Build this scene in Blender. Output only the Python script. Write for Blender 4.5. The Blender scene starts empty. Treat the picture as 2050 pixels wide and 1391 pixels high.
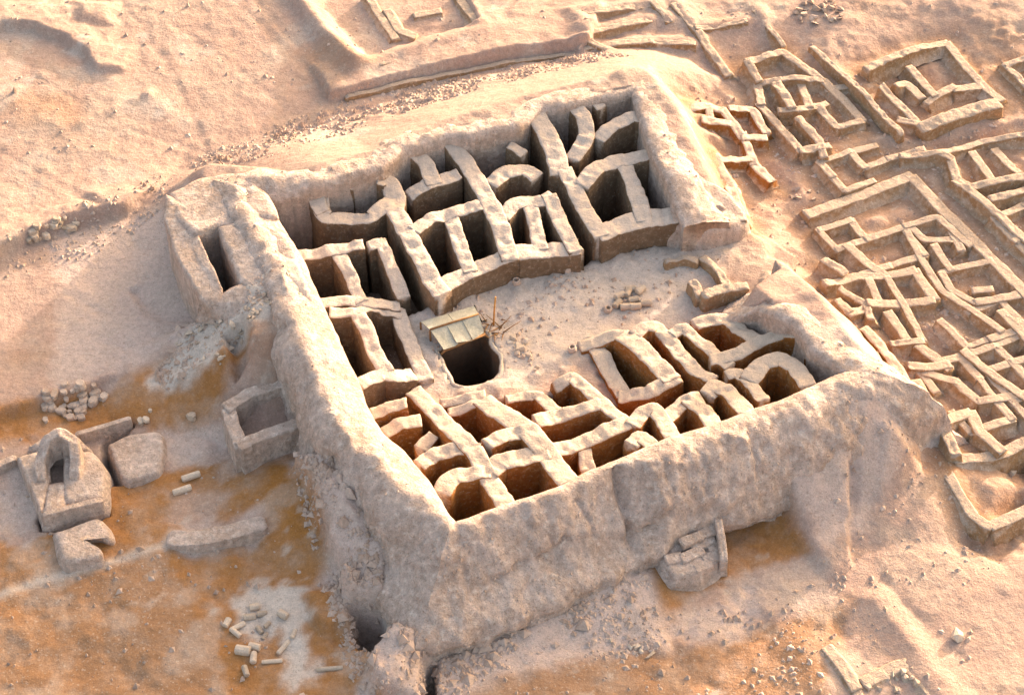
import bpy, math, random
import numpy as np
from mathutils import Vector

sc = bpy.context.scene
COL = sc.collection
rnd = random.Random(7)

# ------------------------------------------------------------------ camera
IW, IH = 2050.0, 1391.0
HFOV = math.radians(30.0)
ELEV = math.radians(46.5)
DIST = 103.0
TARGET = np.array([0.0, 0.0, 3.0])
FPX = IW / 2 / math.tan(HFOV / 2)
CF = np.array([0.0, math.cos(ELEV), -math.sin(ELEV)])
CR = np.array([1.0, 0.0, 0.0])
CU = np.array([0.0, math.sin(ELEV), math.cos(ELEV)])
CP = TARGET - CF * DIST
cam_d = bpy.data.cameras.new('camera')
cam_d.angle = HFOV
cam_d.clip_end = 6000
cam = bpy.data.objects.new('camera', cam_d)
cam.location = CP
cam.rotation_euler = (math.pi / 2 - ELEV, 0, 0)
COL.objects.link(cam)
sc.camera = cam

# ------------------------------------------------------------------ light
SUN_AZ = math.radians(50)      # direction the light comes from, measured from +X towards +Y
SUN_EL = math.radians(10)
to_sun = Vector((math.cos(SUN_AZ) * math.cos(SUN_EL), math.sin(SUN_AZ) * math.cos(SUN_EL), math.sin(SUN_EL)))
w = bpy.data.worlds.new('World')
sc.world = w
w.use_nodes = True
wn = w.node_tree
for n in list(wn.nodes):
    wn.nodes.remove(n)
sky = wn.nodes.new('ShaderNodeTexSky')
sky.sky_type = 'NISHITA'
sky.sun_disc = False
sky.sun_elevation = SUN_EL
sky.sun_rotation = math.pi / 2 - SUN_AZ
sky.air_density = 1.0
sky.dust_density = 10.0
sky.ozone_density = 0.0
bg = wn.nodes.new('ShaderNodeBackground')
bg.inputs['Strength'].default_value = 0.15
wo = wn.nodes.new('ShaderNodeOutputWorld')
wn.links.new(sky.outputs[0], bg.inputs[0])
wn.links.new(bg.outputs[0], wo.inputs[0])
sd = bpy.data.lights.new('sun', 'SUN')
sd.energy = 2.0
sd.angle = math.radians(1.5)
sd.color = (1.0, 0.80, 0.66)
so = bpy.data.objects.new('sun', sd)
so.rotation_euler = to_sun.to_track_quat('Z', 'Y').to_euler()
so.location = (40, 45, 30)
COL.objects.link(so)
sc.view_settings.view_transform = 'Standard'
sc.view_settings.look = 'None'
sc.view_settings.gamma = 1.0
sc.view_settings.exposure = 2.28
sc.render.engine = 'CYCLES'
sc.cycles.max_bounces = 4
sc.cycles.diffuse_bounces = 1

# ------------------------------------------------------------------ helpers
# survey heights -> metres: the outer ground lies about 5 m under the wall tops
def ZR(z):
    return np.interp(z, [-50, 0, 2.5, 50], [-50, 0, 0.9, 48.4])
def IZ(z):
    return float(np.interp(z, [-50, 0, 0.9, 48.4], [-50, 0, 2.5, 50]))

def at(px, py, z):
    """point of the photograph carried to the horizontal plane at survey height z"""
    z = float(ZR(z))
    d = CF + CR * ((px - IW / 2) / FPX) + CU * ((IH / 2 - py) / FPX)
    t = (z - CP[2]) / d[2]
    p = CP + d * t
    return float(p[0]), float(p[1])

def pts(path, z):
    out = []
    for p in path:
        out.append(at(p[0], p[1], p[2] if len(p) > 2 else z))
    return np.array(out)

def _h(ix, iy, iz):
    n = (ix * 374761393 + iy * 668265263 + iz * 2147483647 * 3) & 0xFFFFFFFF
    n = ((n ^ (n >> 13)) * 1274126177) & 0xFFFFFFFF
    n = ((n ^ (n >> 15)) * 2246822519) & 0xFFFFFFFF
    return ((n ^ (n >> 16)) & 0xFFFF) / 32767.5 - 1.0

def vnoise(x, y, z=0.0):
    x, y, z = np.broadcast_arrays(np.asarray(x, float), np.asarray(y, float), np.asarray(z, float))
    x = x + 1000.3; y = y + 1000.7; z = z + 1000.1
    xi = np.floor(x).astype(np.int64); yi = np.floor(y).astype(np.int64); zi = np.floor(z).astype(np.int64)
    fx = x - xi; fy = y - yi; fz = z - zi
    fx = fx * fx * (3 - 2 * fx); fy = fy * fy * (3 - 2 * fy); fz = fz * fz * (3 - 2 * fz)
    r = 0
    for a in (0, 1):
        for b in (0, 1):
            for c in (0, 1):
                r = r + _h(xi + a, yi + b, zi + c) * (fx if a else 1 - fx) * (fy if b else 1 - fy) * (fz if c else 1 - fz)
    return r

def fbm(x, y, z=0.0, s=1.0, o=3):
    r = 0; a = 1.0; t = 0
    x = np.asarray(x, float); y = np.asarray(y, float); z = np.asarray(z, float)
    for k in range(o):
        ca, sa = math.cos(0.6 + 1.1 * k), math.sin(0.6 + 1.1 * k)
        r = r + a * vnoise((x * ca - y * sa) / s + 17.1 * k, (x * sa + y * ca) / s - 9.3 * k, z / s)
        t += a; a *= 0.5; s *= 0.5
    return r / t

def sstep(a, b, x):
    t = np.clip((x - a) / (b - a), 0, 1)
    return t * t * (3 - 2 * t)

def seg_dist(P, X, Y, val=None):
    """distance to an open polyline (and the value carried along it)"""
    best = np.full(X.shape, 1e9); v = np.zeros(X.shape)
    for i in range(len(P) - 1):
        a = P[i]; d = P[i + 1] - a
        t = np.clip(((X - a[0]) * d[0] + (Y - a[1]) * d[1]) / max(d @ d, 1e-9), 0, 1)
        q = np.hypot(X - a[0] - t * d[0], Y - a[1] - t * d[1])
        m = q < best
        best = np.where(m, q, best)
        if val is not None:
            v = np.where(m, val[i] + t * (val[i + 1] - val[i]), v)
    return (best, v) if val is not None else best

def poly_sd(P, X, Y):
    """signed distance, negative inside"""
    Q = np.vstack([P, P[:1]])
    d = seg_dist(Q, X, Y)
    ins = np.zeros(X.shape, bool)
    for i in range(len(P)):
        x0, y0 = Q[i]; x1, y1 = Q[i + 1]
        if y0 == y1:
            continue
        c = ((y0 > Y) != (y1 > Y)) & (X < (x1 - x0) * (Y - y0) / (y1 - y0) + x0)
        ins ^= c
    return np.where(ins, -d, d)

def tag(o, label=None, cat=None, group=None, kind=None):
    if label: o['label'] = label
    if cat: o['category'] = cat
    if group: o['group'] = group
    if kind: o['kind'] = kind
    return o

def thing(name, label, cat, loc=(0, 0, 0), group=None):
    o = bpy.data.objects.new(name, None)
    o.location = (loc[0], loc[1], float(ZR(loc[2])))
    o.empty_display_size = 0.3
    COL.objects.link(o)
    return tag(o, label, cat, group)

def mesh(name, V, F, mat, parent=None, smooth=True):
    V = np.array(V, float)
    V[:, 2] = ZR(V[:, 2])
    if parent is not None:
        V = V - np.array(parent.location)
        if parent.parent is not None:
            V = V - np.array(parent.parent.location)
    me = bpy.data.meshes.new(name)
    me.from_pydata(V.tolist(), [], F)
    me.materials.append(mat)
    if smooth:
        me.polygons.foreach_set('use_smooth', [True] * len(me.polygons))
    me.update()
    o = bpy.data.objects.new(name, me)
    COL.objects.link(o)
    o.parent = parent
    return o

# ------------------------------------------------------------------ materials
def nd(nt, t, **k):
    n = nt.nodes.new(t)
    for a, b in k.items():
        setattr(n, a, b)
    return n

def earth_mat(name, c1, c2, c3=None, attr=False, lit_top=None, speck=0.0, bump=0.35, fine=0.5, rnd_obj=0.0, scale=1.0, rough=0.95, streak=0.0):
    m = bpy.data.materials.new(name)
    m.use_nodes = True
    nt = m.node_tree
    bs = nt.nodes['Principled BSDF']
    bs.inputs['Roughness'].default_value = rough
    bs.inputs['Specular IOR Level'].default_value = 0.15
    geo = nd(nt, 'ShaderNodeNewGeometry')
    def noise(s, det=4, ro=0.6):
        n = nd(nt, 'ShaderNodeTexNoise')
        n.inputs['Scale'].default_value = s * scale
        n.inputs['Detail'].default_value = det
        n.inputs['Roughness'].default_value = ro
        nt.links.new(geo.outputs['Position'], n.inputs['Vector'])
        return n
    def ramp(src, a, b):
        r = nd(nt, 'ShaderNodeMapRange')
        r.inputs[1].default_value = a; r.inputs[2].default_value = b
        nt.links.new(src, r.inputs[0])
        return r.outputs[0]
    def mix(fac, a, b, mode='MIX'):
        x = nd(nt, 'ShaderNodeMix', data_type='RGBA', blend_type=mode)
        if isinstance(fac, float): x.inputs[0].default_value = fac
        else: nt.links.new(fac, x.inputs[0])
        for v, i in ((a, 6), (b, 7)):
            if isinstance(v, tuple): x.inputs[i].default_value = (*v, 1)
            else: nt.links.new(v, x.inputs[i])
        return x.outputs[2]
    n1 = noise(0.55, 5); n2 = noise(3.2, 5, 0.65); n3 = noise(14, 3, 0.7)
    if attr:
        at_ = nd(nt, 'ShaderNodeAttribute', attribute_name='Col')
        col = at_.outputs['Color']
        col = mix(ramp(n1.outputs[0], 0.45, 0.75), col, mix(0.5, col, c2), 'MIX')
    else:
        col = mix(ramp(n1.outputs[0], 0.35, 0.65), c1, c2)
        if c3:
            col = mix(ramp(n2.outputs[0], 0.52, 0.72), col, c3)
    if lit_top:
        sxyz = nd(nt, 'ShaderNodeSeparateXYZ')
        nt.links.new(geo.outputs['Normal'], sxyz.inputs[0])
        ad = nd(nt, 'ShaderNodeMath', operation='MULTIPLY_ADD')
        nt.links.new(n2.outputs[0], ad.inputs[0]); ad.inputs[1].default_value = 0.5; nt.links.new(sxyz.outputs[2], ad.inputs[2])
        col = mix(ramp(ad.outputs[0], 0.62, 1.0), col, lit_top)  # up-facing parts mixed paler: sunlit tops put into the colour
    if speck:
        n4 = noise(6.5, 2, 0.5); n5 = noise(8.3, 2, 0.5)
        f4 = nd(nt, 'ShaderNodeMath', operation='MULTIPLY'); nt.links.new(ramp(n4.outputs[0], 0.60, 0.70), f4.inputs[0]); f4.inputs[1].default_value = speck
        col = mix(f4.outputs[0], col, (0.66, 0.56, 0.47))
        if attr:
            nt.links.remove(f4.inputs[1].links[0]) if f4.inputs[1].links else None
            fa = nd(nt, 'ShaderNodeMath', operation='MULTIPLY'); nt.links.new(at_.outputs['Alpha'], fa.inputs[0]); fa.inputs[1].default_value = speck
            nt.links.new(fa.outputs[0], f4.inputs[1])
        f5 = nd(nt, 'ShaderNodeMath', operation='MULTIPLY'); nt.links.new(ramp(n5.outputs[0], 0.62, 0.72), f5.inputs[0]); f5.inputs[1].default_value = speck
        if attr: nt.links.new(fa.outputs[0], f5.inputs[1])
        col = mix(f5.outputs[0], col, (0.26, 0.16, 0.10))
    # grain: multiply around 1
    g = nd(nt, 'ShaderNodeMapRange')
    g.inputs[1].default_value = 0.25; g.inputs[2].default_value = 0.75
    g.inputs[3].default_value = 1 - 0.30 * fine; g.inputs[4].default_value = 1 + 0.30 * fine
    nt.links.new(n2.outputs[0], g.inputs[0])
    g2 = nd(nt, 'ShaderNodeMapRange')
    g2.inputs[1].default_value = 0.25; g2.inputs[2].default_value = 0.75
    g2.inputs[3].default_value = 1 - 0.34 * fine; g2.inputs[4].default_value = 1 + 0.34 * fine
    nt.links.new(n3.outputs[0], g2.inputs[0])
    mm = nd(nt, 'ShaderNodeMath', operation='MULTIPLY')
    nt.links.new(g.outputs[0], mm.inputs[0]); nt.links.new(g2.outputs[0], mm.inputs[1])
    val = mm.outputs[0]
    if streak:
        mp = nd(nt, 'ShaderNodeMapping'); mp.inputs['Scale'].default_value = (1.8, 1.8, 0.18)
        nt.links.new(geo.outputs['Position'], mp.inputs['Vector'])
        ns = nd(nt, 'ShaderNodeTexNoise'); ns.inputs['Scale'].default_value = 1.6; ns.inputs['Detail'].default_value = 6
        nt.links.new(mp.outputs[0], ns.inputs['Vector'])
        rs = nd(nt, 'ShaderNodeMapRange'); rs.inputs[1].default_value = 0.3; rs.inputs[2].default_value = 0.7
        rs.inputs[3].default_value = 1 - streak; rs.inputs[4].default_value = 1 + streak
        nt.links.new(ns.outputs[0], rs.inputs[0])
        ms = nd(nt, 'ShaderNodeMath', operation='MULTIPLY')
        nt.links.new(val, ms.inputs[0]); nt.links.new(rs.outputs[0], ms.inputs[1])
        val = ms.outputs[0]
    if rnd_obj:
        oi = nd(nt, 'ShaderNodeObjectInfo')
        r = nd(nt, 'ShaderNodeMapRange')
        r.inputs[3].default_value = 1 - rnd_obj; r.inputs[4].default_value = 1 + rnd_obj
        nt.links.new(oi.outputs['Random'], r.inputs[0])
        m3 = nd(nt, 'ShaderNodeMath', operation='MULTIPLY')
        nt.links.new(val, m3.inputs[0]); nt.links.new(r.outputs[0], m3.inputs[1])
        val = m3.outputs[0]
    sx = nd(nt, 'ShaderNodeVectorMath', operation='SCALE')
    nt.links.new(col, sx.inputs[0]); nt.links.new(val, sx.inputs['Scale'])
    nt.links.new(sx.outputs[0], bs.inputs['Base Color'])
    b1 = nd(nt, 'ShaderNodeBump'); b1.inputs['Strength'].default_value = bump; b1.inputs['Distance'].default_value = 0.25
    b2 = nd(nt, 'ShaderNodeBump'); b2.inputs['Strength'].default_value = bump; b2.inputs['Distance'].default_value = 0.06
    nt.links.new(n2.outputs[0], b1.inputs['Height']); nt.links.new(n3.outputs[0], b2.inputs['Height'])
    nt.links.new(b1.outputs[0], b2.inputs['Normal']); nt.links.new(b2.outputs[0], bs.inputs['Normal'])
    return m

GREY = (0.60, 0.445, 0.38)
PEACH = (0.45, 0.30, 0.24)
OCHRE = (0.385, 0.165, 0.046)
BROWN = (0.365, 0.198, 0.108)
PALE = (0.63, 0.52, 0.445)
MG = earth_mat('ground_earth', None, (0.47, 0.36, 0.29), attr=True, bump=0.4, speck=0.5, fine=0.6)
MW = earth_mat('weathered_mud_brick', (0.67, 0.51, 0.435), (0.57, 0.405, 0.32), (0.70, 0.57, 0.495), streak=0.16, bump=0.9, speck=0.5, fine=0.65)
MP = earth_mat('shaded_mud_plaster', (0.235, 0.155, 0.10), (0.18, 0.11, 0.066), (0.29, 0.20, 0.135), bump=0.5, lit_top=(0.62, 0.485, 0.40), speck=0.25)  # room shade painted into the dark sides, lit crests into the pale tops
MO = earth_mat('ochre_mud_bounce_tint', (0.36, 0.155, 0.045), (0.29, 0.105, 0.026), (0.39, 0.225, 0.11), bump=0.5, lit_top=(0.62, 0.47, 0.365), speck=0.25)  # ochre mud; in the south rooms the orange paints in warm bounced light
MR = earth_mat('ruin_mud', (0.40, 0.265, 0.16), (0.35, 0.20, 0.10), (0.45, 0.34, 0.25), bump=0.6, lit_top=(0.50, 0.37, 0.285), speck=0.4)
MS = earth_mat('pale_stone', (0.64, 0.50, 0.39), (0.54, 0.40, 0.30), bump=0.3, rnd_obj=0.22)
MSR = earth_mat('pink_stone', (0.50, 0.35, 0.27), (0.55, 0.42, 0.34), bump=0.3, rnd_obj=0.2)
MRB = earth_mat('rubble_stone', (0.62, 0.465, 0.385), (0.45, 0.31, 0.235), bump=0.2)
MSH = earth_mat('faded_roof_board', (0.46, 0.42, 0.33), (0.38, 0.33, 0.25), bump=0.2, fine=0.7, lit_top=(0.50, 0.455, 0.36))
MWD = earth_mat('dry_wood', (0.34, 0.19, 0.09), (0.26, 0.13, 0.055), bump=0.2)
MPO = earth_mat('orange_pole', (0.55, 0.27, 0.08), (0.50, 0.24, 0.07), bump=0.1)
MDK = earth_mat('dark_cable', (0.03, 0.025, 0.02), (0.04, 0.03, 0.02), bump=0.1)
MSHD = earth_mat('shaded_shaft_earth', (0.14, 0.085, 0.055), (0.10, 0.06, 0.04), bump=0.4, lit_top=(0.56, 0.46, 0.38))  # earth darkened so the colour carries the shade of the shaft

# ------------------------------------------------------------------ levels and outlines (from the photograph)
H = 6.5            # top of the enclosure wall
CY = 3.4           # courtyard level
AB = pts([(538, 388), (640, 368), (768, 334), (812, 298), (900, 272), (935, 274), (1040, 254), (1085, 217), (1150, 210), (1192, 200), (1265, 183)], H)
BC1 = pts([(1265, 183), (1280, 232), (1303, 296), (1333, 356), (1372, 426)], H)
BC2 = pts([(1440, 606, 5.6), (1457, 602, 5.9), (1482, 606, 6.1), (1524, 597), (1548, 628), (1590, 645), (1622, 696), (1685, 738)], H)
CD = pts([(1685, 738), (1612, 768), (1560, 793), (1490, 815), (1430, 840), (1345, 864), (1300, 882), (1250, 905), (1170, 935), (1130, 958), (1060, 985), (1010, 1001), (912, 1036)], H)
DA = pts([(912, 1036), (884, 985), (850, 930), (805, 880), (765, 848), (737, 800), (722, 752), (690, 690), (650, 600), (612, 510), (570, 440), (538, 388)], H)

# ------------------------------------------------------------------ surrounding ruins, as surveyed (built below, after the ground)
RUINS = []
def ruin(name, label, cat, walls, z, h, wd, mat=MR):
    """walls: crests in the photograph; z ground level there, h height above it"""
    RUINS.append(dict(name=name, label=label, cat=cat, walls=walls, z=z, h=h, wd=wd, mat=mat))
ruin('ruined_house', 'ruined house with a thick front wall standing alone among settlement foundations', 'ruin',
     [[(1735, 135), (1800, 108), (1850, 90), (1896, 84)], [(1896, 85), (1937, 137), (1970, 172), (2005, 201)], [(1767, 167), (1794, 198), (1842, 248)], [(1821, 133), (1848, 165), (1872, 191)],
      [(1910, 177), (1965, 171)], [(1855, 205), (1880, 188), (1910, 171)], [(1796, 168), (1815, 165), (1845, 195)], [(1800, 236), (1842, 246)]], 1.9, 1.15, 0.5)
RUINS[0]['thick'] = [(1842, 253), (1910, 230), (1960, 214), (2006, 203)]
ruin('ruined_house', 'compact cluster of small square roofless rooms beside the long alley wall', 'ruin',
     [[(1497, 118), (1568, 99), (1605, 128), (1645, 156)], [(1497, 120), (1520, 160)], [(1517, 164), (1582, 154), (1647, 158)], [(1555, 164), (1585, 212)], [(1603, 164), (1621, 212)],
      [(1650, 160), (1690, 200), (1726, 240)], [(1562, 218), (1605, 214), (1655, 205)], [(1640, 212), (1674, 253), (1726, 242)], [(1520, 205), (1560, 250), (1604, 298)], [(1517, 164), (1524, 205)],
      [(1655, 178), (1700, 170)], [(1604, 298), (1660, 290)], [(1600, 232), (1640, 278), (1650, 310)]], 2.3, 1.0, 0.45)
ruin('ruined_house', 'orange roofless rooms built against the outer slope of the fort by its gate', 'ruin',
     [[(1377, 218), (1418, 207), (1447, 218)], [(1408, 240), (1462, 246)], [(1418, 208), (1424, 238)], [(1462, 214), (1507, 218), (1534, 262)], [(1487, 274), (1534, 273)], [(1447, 218), (1487, 272)],
      [(1487, 262), (1510, 328)], [(1432, 307), (1462, 369), (1487, 440)], [(1445, 318), (1510, 318)], [(1510, 328), (1545, 360)]], 2.6, 0.9, 0.5, MO)
ruin('ruined_house', 'row of low rectangular rooms past the trench of the thick-walled house', 'ruin',
     [[(1804, 312), (1882, 303), (1965, 283), (2070, 262)], [(1903, 317), (1917, 355), (1944, 372), (2070, 345)], [(1947, 304), (1965, 330), (1984, 356)], [(1992, 298), (2040, 342)],
      [(1913, 358), (1982, 410), (2070, 490)], [(1882, 304), (1903, 318)], [(1985, 395), (2070, 370)]], 2.3, 0.95, 0.45)
ruin('walled_yard', 'wide cleared yard enclosed by a long low bank wall, with rooms inside', 'ruin',
     [[(1616, 428), (1725, 390), (1825, 350)], [(1825, 352), (1882, 413), (1943, 471), (1989, 520), (2060, 592)]], 2.3, 0.65, 0.7)
ruin('ruined_house', 'small-roomed foundation inside the wide cleared yard', 'ruin',
     [[(1810, 452), (1877, 433), (1943, 489)], [(1822, 452), (1851, 479), (1902, 479)], [(1812, 455), (1845, 517), (1885, 580), (1917, 602), (1951, 622), (2005, 660)],
      [(1885, 543), (1948, 528), (1985, 520)], [(1954, 604), (2050, 588)], [(1885, 545), (1905, 580), (1952, 604)], [(1950, 580), (1985, 578)], [(1905, 460), (1925, 500)], [(1870, 490), (1905, 540)], [(2005, 622), (2060, 680)]], 2.0, 0.85, 0.42)
ruin('ruined_house', 'grid of square rooms below the gate side slope of the fort', 'ruin',
     [[(1695, 488), (1739, 528), (1776, 552)], [(1652, 563), (1713, 552), (1776, 551), (1831, 540)], [(1739, 606), (1793, 606), (1868, 600)], [(1776, 554), (1816, 620), (1848, 680)],
      [(1831, 540), (1871, 598)], [(1739, 557), (1759, 602)], [(1684, 577), (1735, 606), (1744, 637)], [(1779, 623), (1816, 676)], [(1787, 682), (1846, 681)], [(1822, 727), (1860, 734), (1898, 729)],
      [(1839, 690), (1868, 712), (1900, 736)], [(1680, 596), (1700, 620)], [(1700, 624), (1738, 612)], [(1650, 520), (1690, 545)]], 2.2, 0.85, 0.45)
ruin('ruined_house', 'half-buried foundation walls heaped with sand below the revetment', 'ruin',
     [[(1835, 762), (1882, 838), (1914, 905)], [(1943, 824), (1960, 861), (2005, 902)], [(1882, 838), (1943, 824)], [(1914, 762), (1960, 802)], [(1850, 745), (1914, 762)], [(1960, 802), (2060, 785)], [(1930, 700), (1975, 740), (2060, 800)]], 1.9, 0.9, 0.5)
ruin('sunken_house', 'sunken house with lit sandy floor and curved corner wall', 'ruin',
     [[(1890, 926), (1903, 956), (1948, 1031), (1983, 1053)], [(1983, 1053), (2070, 1014)], [(1914, 918), (1965, 915), (2009, 906), (2060, 880)]], 0.9, 0.75, 0.5)
ruin('ruined_house', 'stone-edged footing at the bottom of the sandy slope beyond the worn path', 'ruin',
     [[(1656, 1295), (1690, 1335), (1714, 1378)], [(1731, 1366), (1780, 1340), (1814, 1327)], [(1814, 1327), (1840, 1355), (1875, 1400)], [(1714, 1378), (1731, 1420)]], 0.35, 0.42, 0.5)
ruin('wall_footings', 'faint outlines of buried walls on the open sand behind the fort corner', 'ruin',
     [[(1146, 27), (1180, 79), (1215, 100)], [(1153, 27), (1300, 7)], [(1160, 65), (1300, 38)], [(1350, 7), (1394, 55), (1459, 147)], [(1394, 55), (1493, 41)], [(1514, 20), (1568, 92)], [(1300, -10), (1340, 40)], [(1170, 95), (1300, 80), (1390, 85)]], 2.6, 0.4, 0.4)
ruin('ruined_house', 'sand-filled house foundation on the terrace behind the fort', 'ruin',
     [[(600, -15), (650, 68), (716, 140)], [(716, 140), (850, 98), (969, 65)], [(917, -10), (945, 30), (969, 63)], [(775, 20), (800, 62), (830, 70)], [(735, -10), (790, 75)], [(830, 30), (880, 20)]], 2.5, 0.35, 0.5)


UA = (AB[-1] - AB[0]) / np.hypot(*(AB[-1] - AB[0])); VA = (DA[0] - DA[-1]) / np.hypot(*(DA[0] - DA[-1]))
def to_px(x, y, z):
    d = np.array([x, y, float(ZR(z))]) - CP
    k = d @ CF
    return IW / 2 + FPX * (d @ CR) / k, IH / 2 - FPX * (d @ CU) / k
def cells(label, px, py, z, nu, nv, du, dv, h=0.75, wd=0.4, mat=MR, keep=0.78):
    r = random.Random(px * 7 + py)
    o = np.array(at(px, py, z + h)); W_ = []
    us = np.cumsum([0] + [du * r.uniform(.75, 1.3) for _ in range(nu)]); vs = np.cumsum([0] + [dv * r.uniform(.75, 1.3) for _ in range(nv)])
    J = lambda: np.array([r.uniform(-.12, .12), r.uniform(-.12, .12)])
    G = [[to_px(*(o + UA * u + VA * v + J()), z + h) for v in vs] for u in us]
    for i in range(len(us)):
        for j in range(len(vs)):
            if i + 1 < len(us) and r.random() < keep: W_.append([G[i][j], G[i + 1][j]])
            if j + 1 < len(vs) and r.random() < keep + .1: W_.append([G[i][j], G[i][j + 1]])
    ruin('ruined_house', label, 'ruin', W_, z, h, wd, mat)
cells('tightly packed little rooms between the alley wall and the yard bank', 1640, 322, 2.5, 3, 2, 2.0, 1.6, 0.6, keep=.6)
cells('broken rooms scattered across the inside of the yard near the gate', 1640, 458, 2.3, 2, 2, 2.2, 2.2, 0.55, keep=.55)
cells('long strip of low cells beyond the grid of square rooms', 1885, 640, 2.0, 3, 4, 2.1, 2.0, 0.5, keep=.62)
cells('sand-choked cells stepping down towards the sunken house', 1840, 742, 1.9, 4, 3, 2.1, 1.9, 0.5, keep=.55)
cells('outlying low cells past the yard bank wall', 1990, 430, 2.3, 3, 3, 2.0, 2.0, 0.75)
cells('eroded cells at the far edge of the settlement beyond the thick-walled house', 2015, 130, 2.5, 2, 4, 2.0, 2.0, 0.75)
# ------------------------------------------------------------------ the ground
def axis(lo, hi, st):
    a = np.arange(lo, hi + 1e-6, st)
    g = np.array([0.6, 1.4, 3, 6, 12, 25, 60, 150, 400, 1000, 2200])
    return np.concatenate([lo - g[::-1], a, hi + g])
GX = axis(-37, 37, 0.17)
GY = axis(-31, 40, 0.17)
X, Y = np.meshgrid(GX, GY)

ctrl = [(0, 0, 2.4), (400, 150, 2.2), (200, 300, 2.0), (700, 60, 2.3), (1100, 40, 2.6), (1500, 60, 2.7), (1900, 30, 2.8),
        (2040, 300, 2.5), (1800, 500, 2.4), (1900, 700, 2.2), (1650, 450, 2.6), (1560, 380, 2.8), (1980, 860, 1.6), (2000, 1000, 0.6), (1800, 1200, 0.5),
        (2000, 1300, 0.5), (1500, 1300, 0.0), (1400, 1150, -0.3), (1100, 1350, 0.3), (900, 1390, 0.1), (700, 1300, -0.1),
        (500, 1150, -0.3), (200, 1250, 0.0), (0, 1100, 0.0), (300, 960, -0.3), (100, 830, 0.0), (300, 640, 0.6), (80, 620, 1.0),
        (330, 520, 0.2), (50, 450, 1.4), (600, 1050, 0.2), (460, 830, -0.2), (250, 480, 0.6)]
cp = np.array([at(*c) for c in ctrl]); cz = np.array([c[2] for c in ctrl])
num = np.zeros(X.shape); den = np.full(X.shape, 1e-12)
for (cx, cy), z in zip(cp, cz):
    wgt = np.exp(-((X - cx) ** 2 + (Y - cy) ** 2) / (2 * 5.0 ** 2)) + 1e-4 / (1 + (X - cx) ** 2 + (Y - cy) ** 2)
    num += wgt * z; den += wgt
Z = num / den
N1 = fbm(X, Y, 0, 4.0, 4); N2 = fbm(X, Y, 5.0, 1.1, 3); N3 = fbm(X, Y, 9.0, 0.45, 2)

def raise_poly(path, z, amt, soft, rough=0.35, decay=None):
    global Z
    d = poly_sd(pts(path, z), X, Y) + rough * N2
    a = amt * sstep(soft, -soft, d)
    if decay:      # only the scarp itself: the bank behind it falls away gently
        d2 = seg_dist(pts(decay[0], z), X, Y)
        a = a * np.exp(-(d2 / decay[1]) ** 2)
    Z = Z + a

def ridge(path, width, slope=None, clip=None, p=2.0):
    """a bank whose crest follows (px,py,z); falls off with the given width"""
    global Z
    P = pts(path, 0); v = [q[2] for q in path]
    d, zz = seg_dist(P, X, Y, v)
    d = d + 0.35 * N2 + 0.25 * N1
    if slope:
        zr = np.maximum(Z, zz - slope * np.maximum(d - width, 0) + 0.1 * N2)
        if clip is not None:
            m = sstep(0.5, -0.5, poly_sd(pts(clip, 0.5), X, Y) + 0.3 * N2)
            zr = Z + (zr - Z) * m
        Z = zr
    else:
        Z = Z + zz * np.exp(-(np.maximum(d, 0) / width) ** p)

def bank(path, hgt, width):
    """adds hgt along a px path on the present ground"""
    global Z
    P = pts(path, path[0][2] if len(path[0]) > 2 else 1.0)
    d = seg_dist(P, X, Y) + 0.15 * N2
    Z = Z + hgt * np.exp(-(np.maximum(d, 0) / width) ** 2)

# terraces on the left
raise_poly([(-400, 700), (-40, 545), (62, 486), (150, 450), (255, 424), (330, 372), (420, 200), (300, -200), (-500, -200)], 1.5, 1.9, 0.3, 0.35, ([(-400, 700), (-40, 545), (62, 486), (150, 450), (255, 424)], 4.0))
raise_poly([(-400, 1000), (-40, 850), (100, 808), (215, 772), (262, 762), (300, 728), (420, 695), (440, 560), (330, 470), (255, 432), (150, 455), (62, 492), (-400, 690)], 0.6, 1.7, 0.25, 0.35, ([(-400, 1000), (-40, 850), (100, 808), (215, 772), (262, 762), (300, 728), (420, 695)], 5.0))
raise_poly([(260, 580), (300, 570), (350, 600), (400, 600), (430, 620), (400, 640), (330, 650), (290, 635)], 1.0, -0.6, 0.3)
# top left scarp and mounds
raise_poly([(-100, 60), (70, 62), (110, 80), (170, 110), (190, 145), (250, 140), (330, -100), (-100, -150)], 2.4, 0.7, 0.35, 0.6, ([(-100, 60), (70, 62), (110, 80), (170, 110), (190, 145)], 3.0))
raise_poly([(150, 5), (230, 10), (215, 45), (160, 40)], 2.6, 0.35, 0.5)
bank([(0, 190, 2), (120, 250, 2), (180, 300, 2)], 0.25, 1.2)
bank([(167, 249, 2), (218, 225, 2), (297, 192, 2)], 0.35, 0.5)
bank([(297, 192, 2), (341, 246, 2)], 0.3, 0.7)
# terrace line behind the fort
raise_poly([(660, 200), (700, 192), (860, 150), (1040, 118), (1180, 103), (1230, -60), (1000, -150), (560, -100), (600, 100)], 2.3, 0.9, 0.12, 0.15, ([(700, 192), (860, 150), (1040, 118), (1180, 103)], 4.0))
# excavated rooms on the terrace
raise_poly([(640, 10), (735, 118), (955, 50), (900, -60), (640, -60)], 2.3, -1.4, 0.3, 0.3)
raise_poly([(735, -10), (790, 70), (835, 60), (930, 45), (900, -40), (740, -60)], 2.3, 0.45, 0.4, 0.8)
bank([(560, -40, 2.5), (650, 70, 2.5), (712, 136, 2.5)], 0.55, 0.8)
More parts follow.
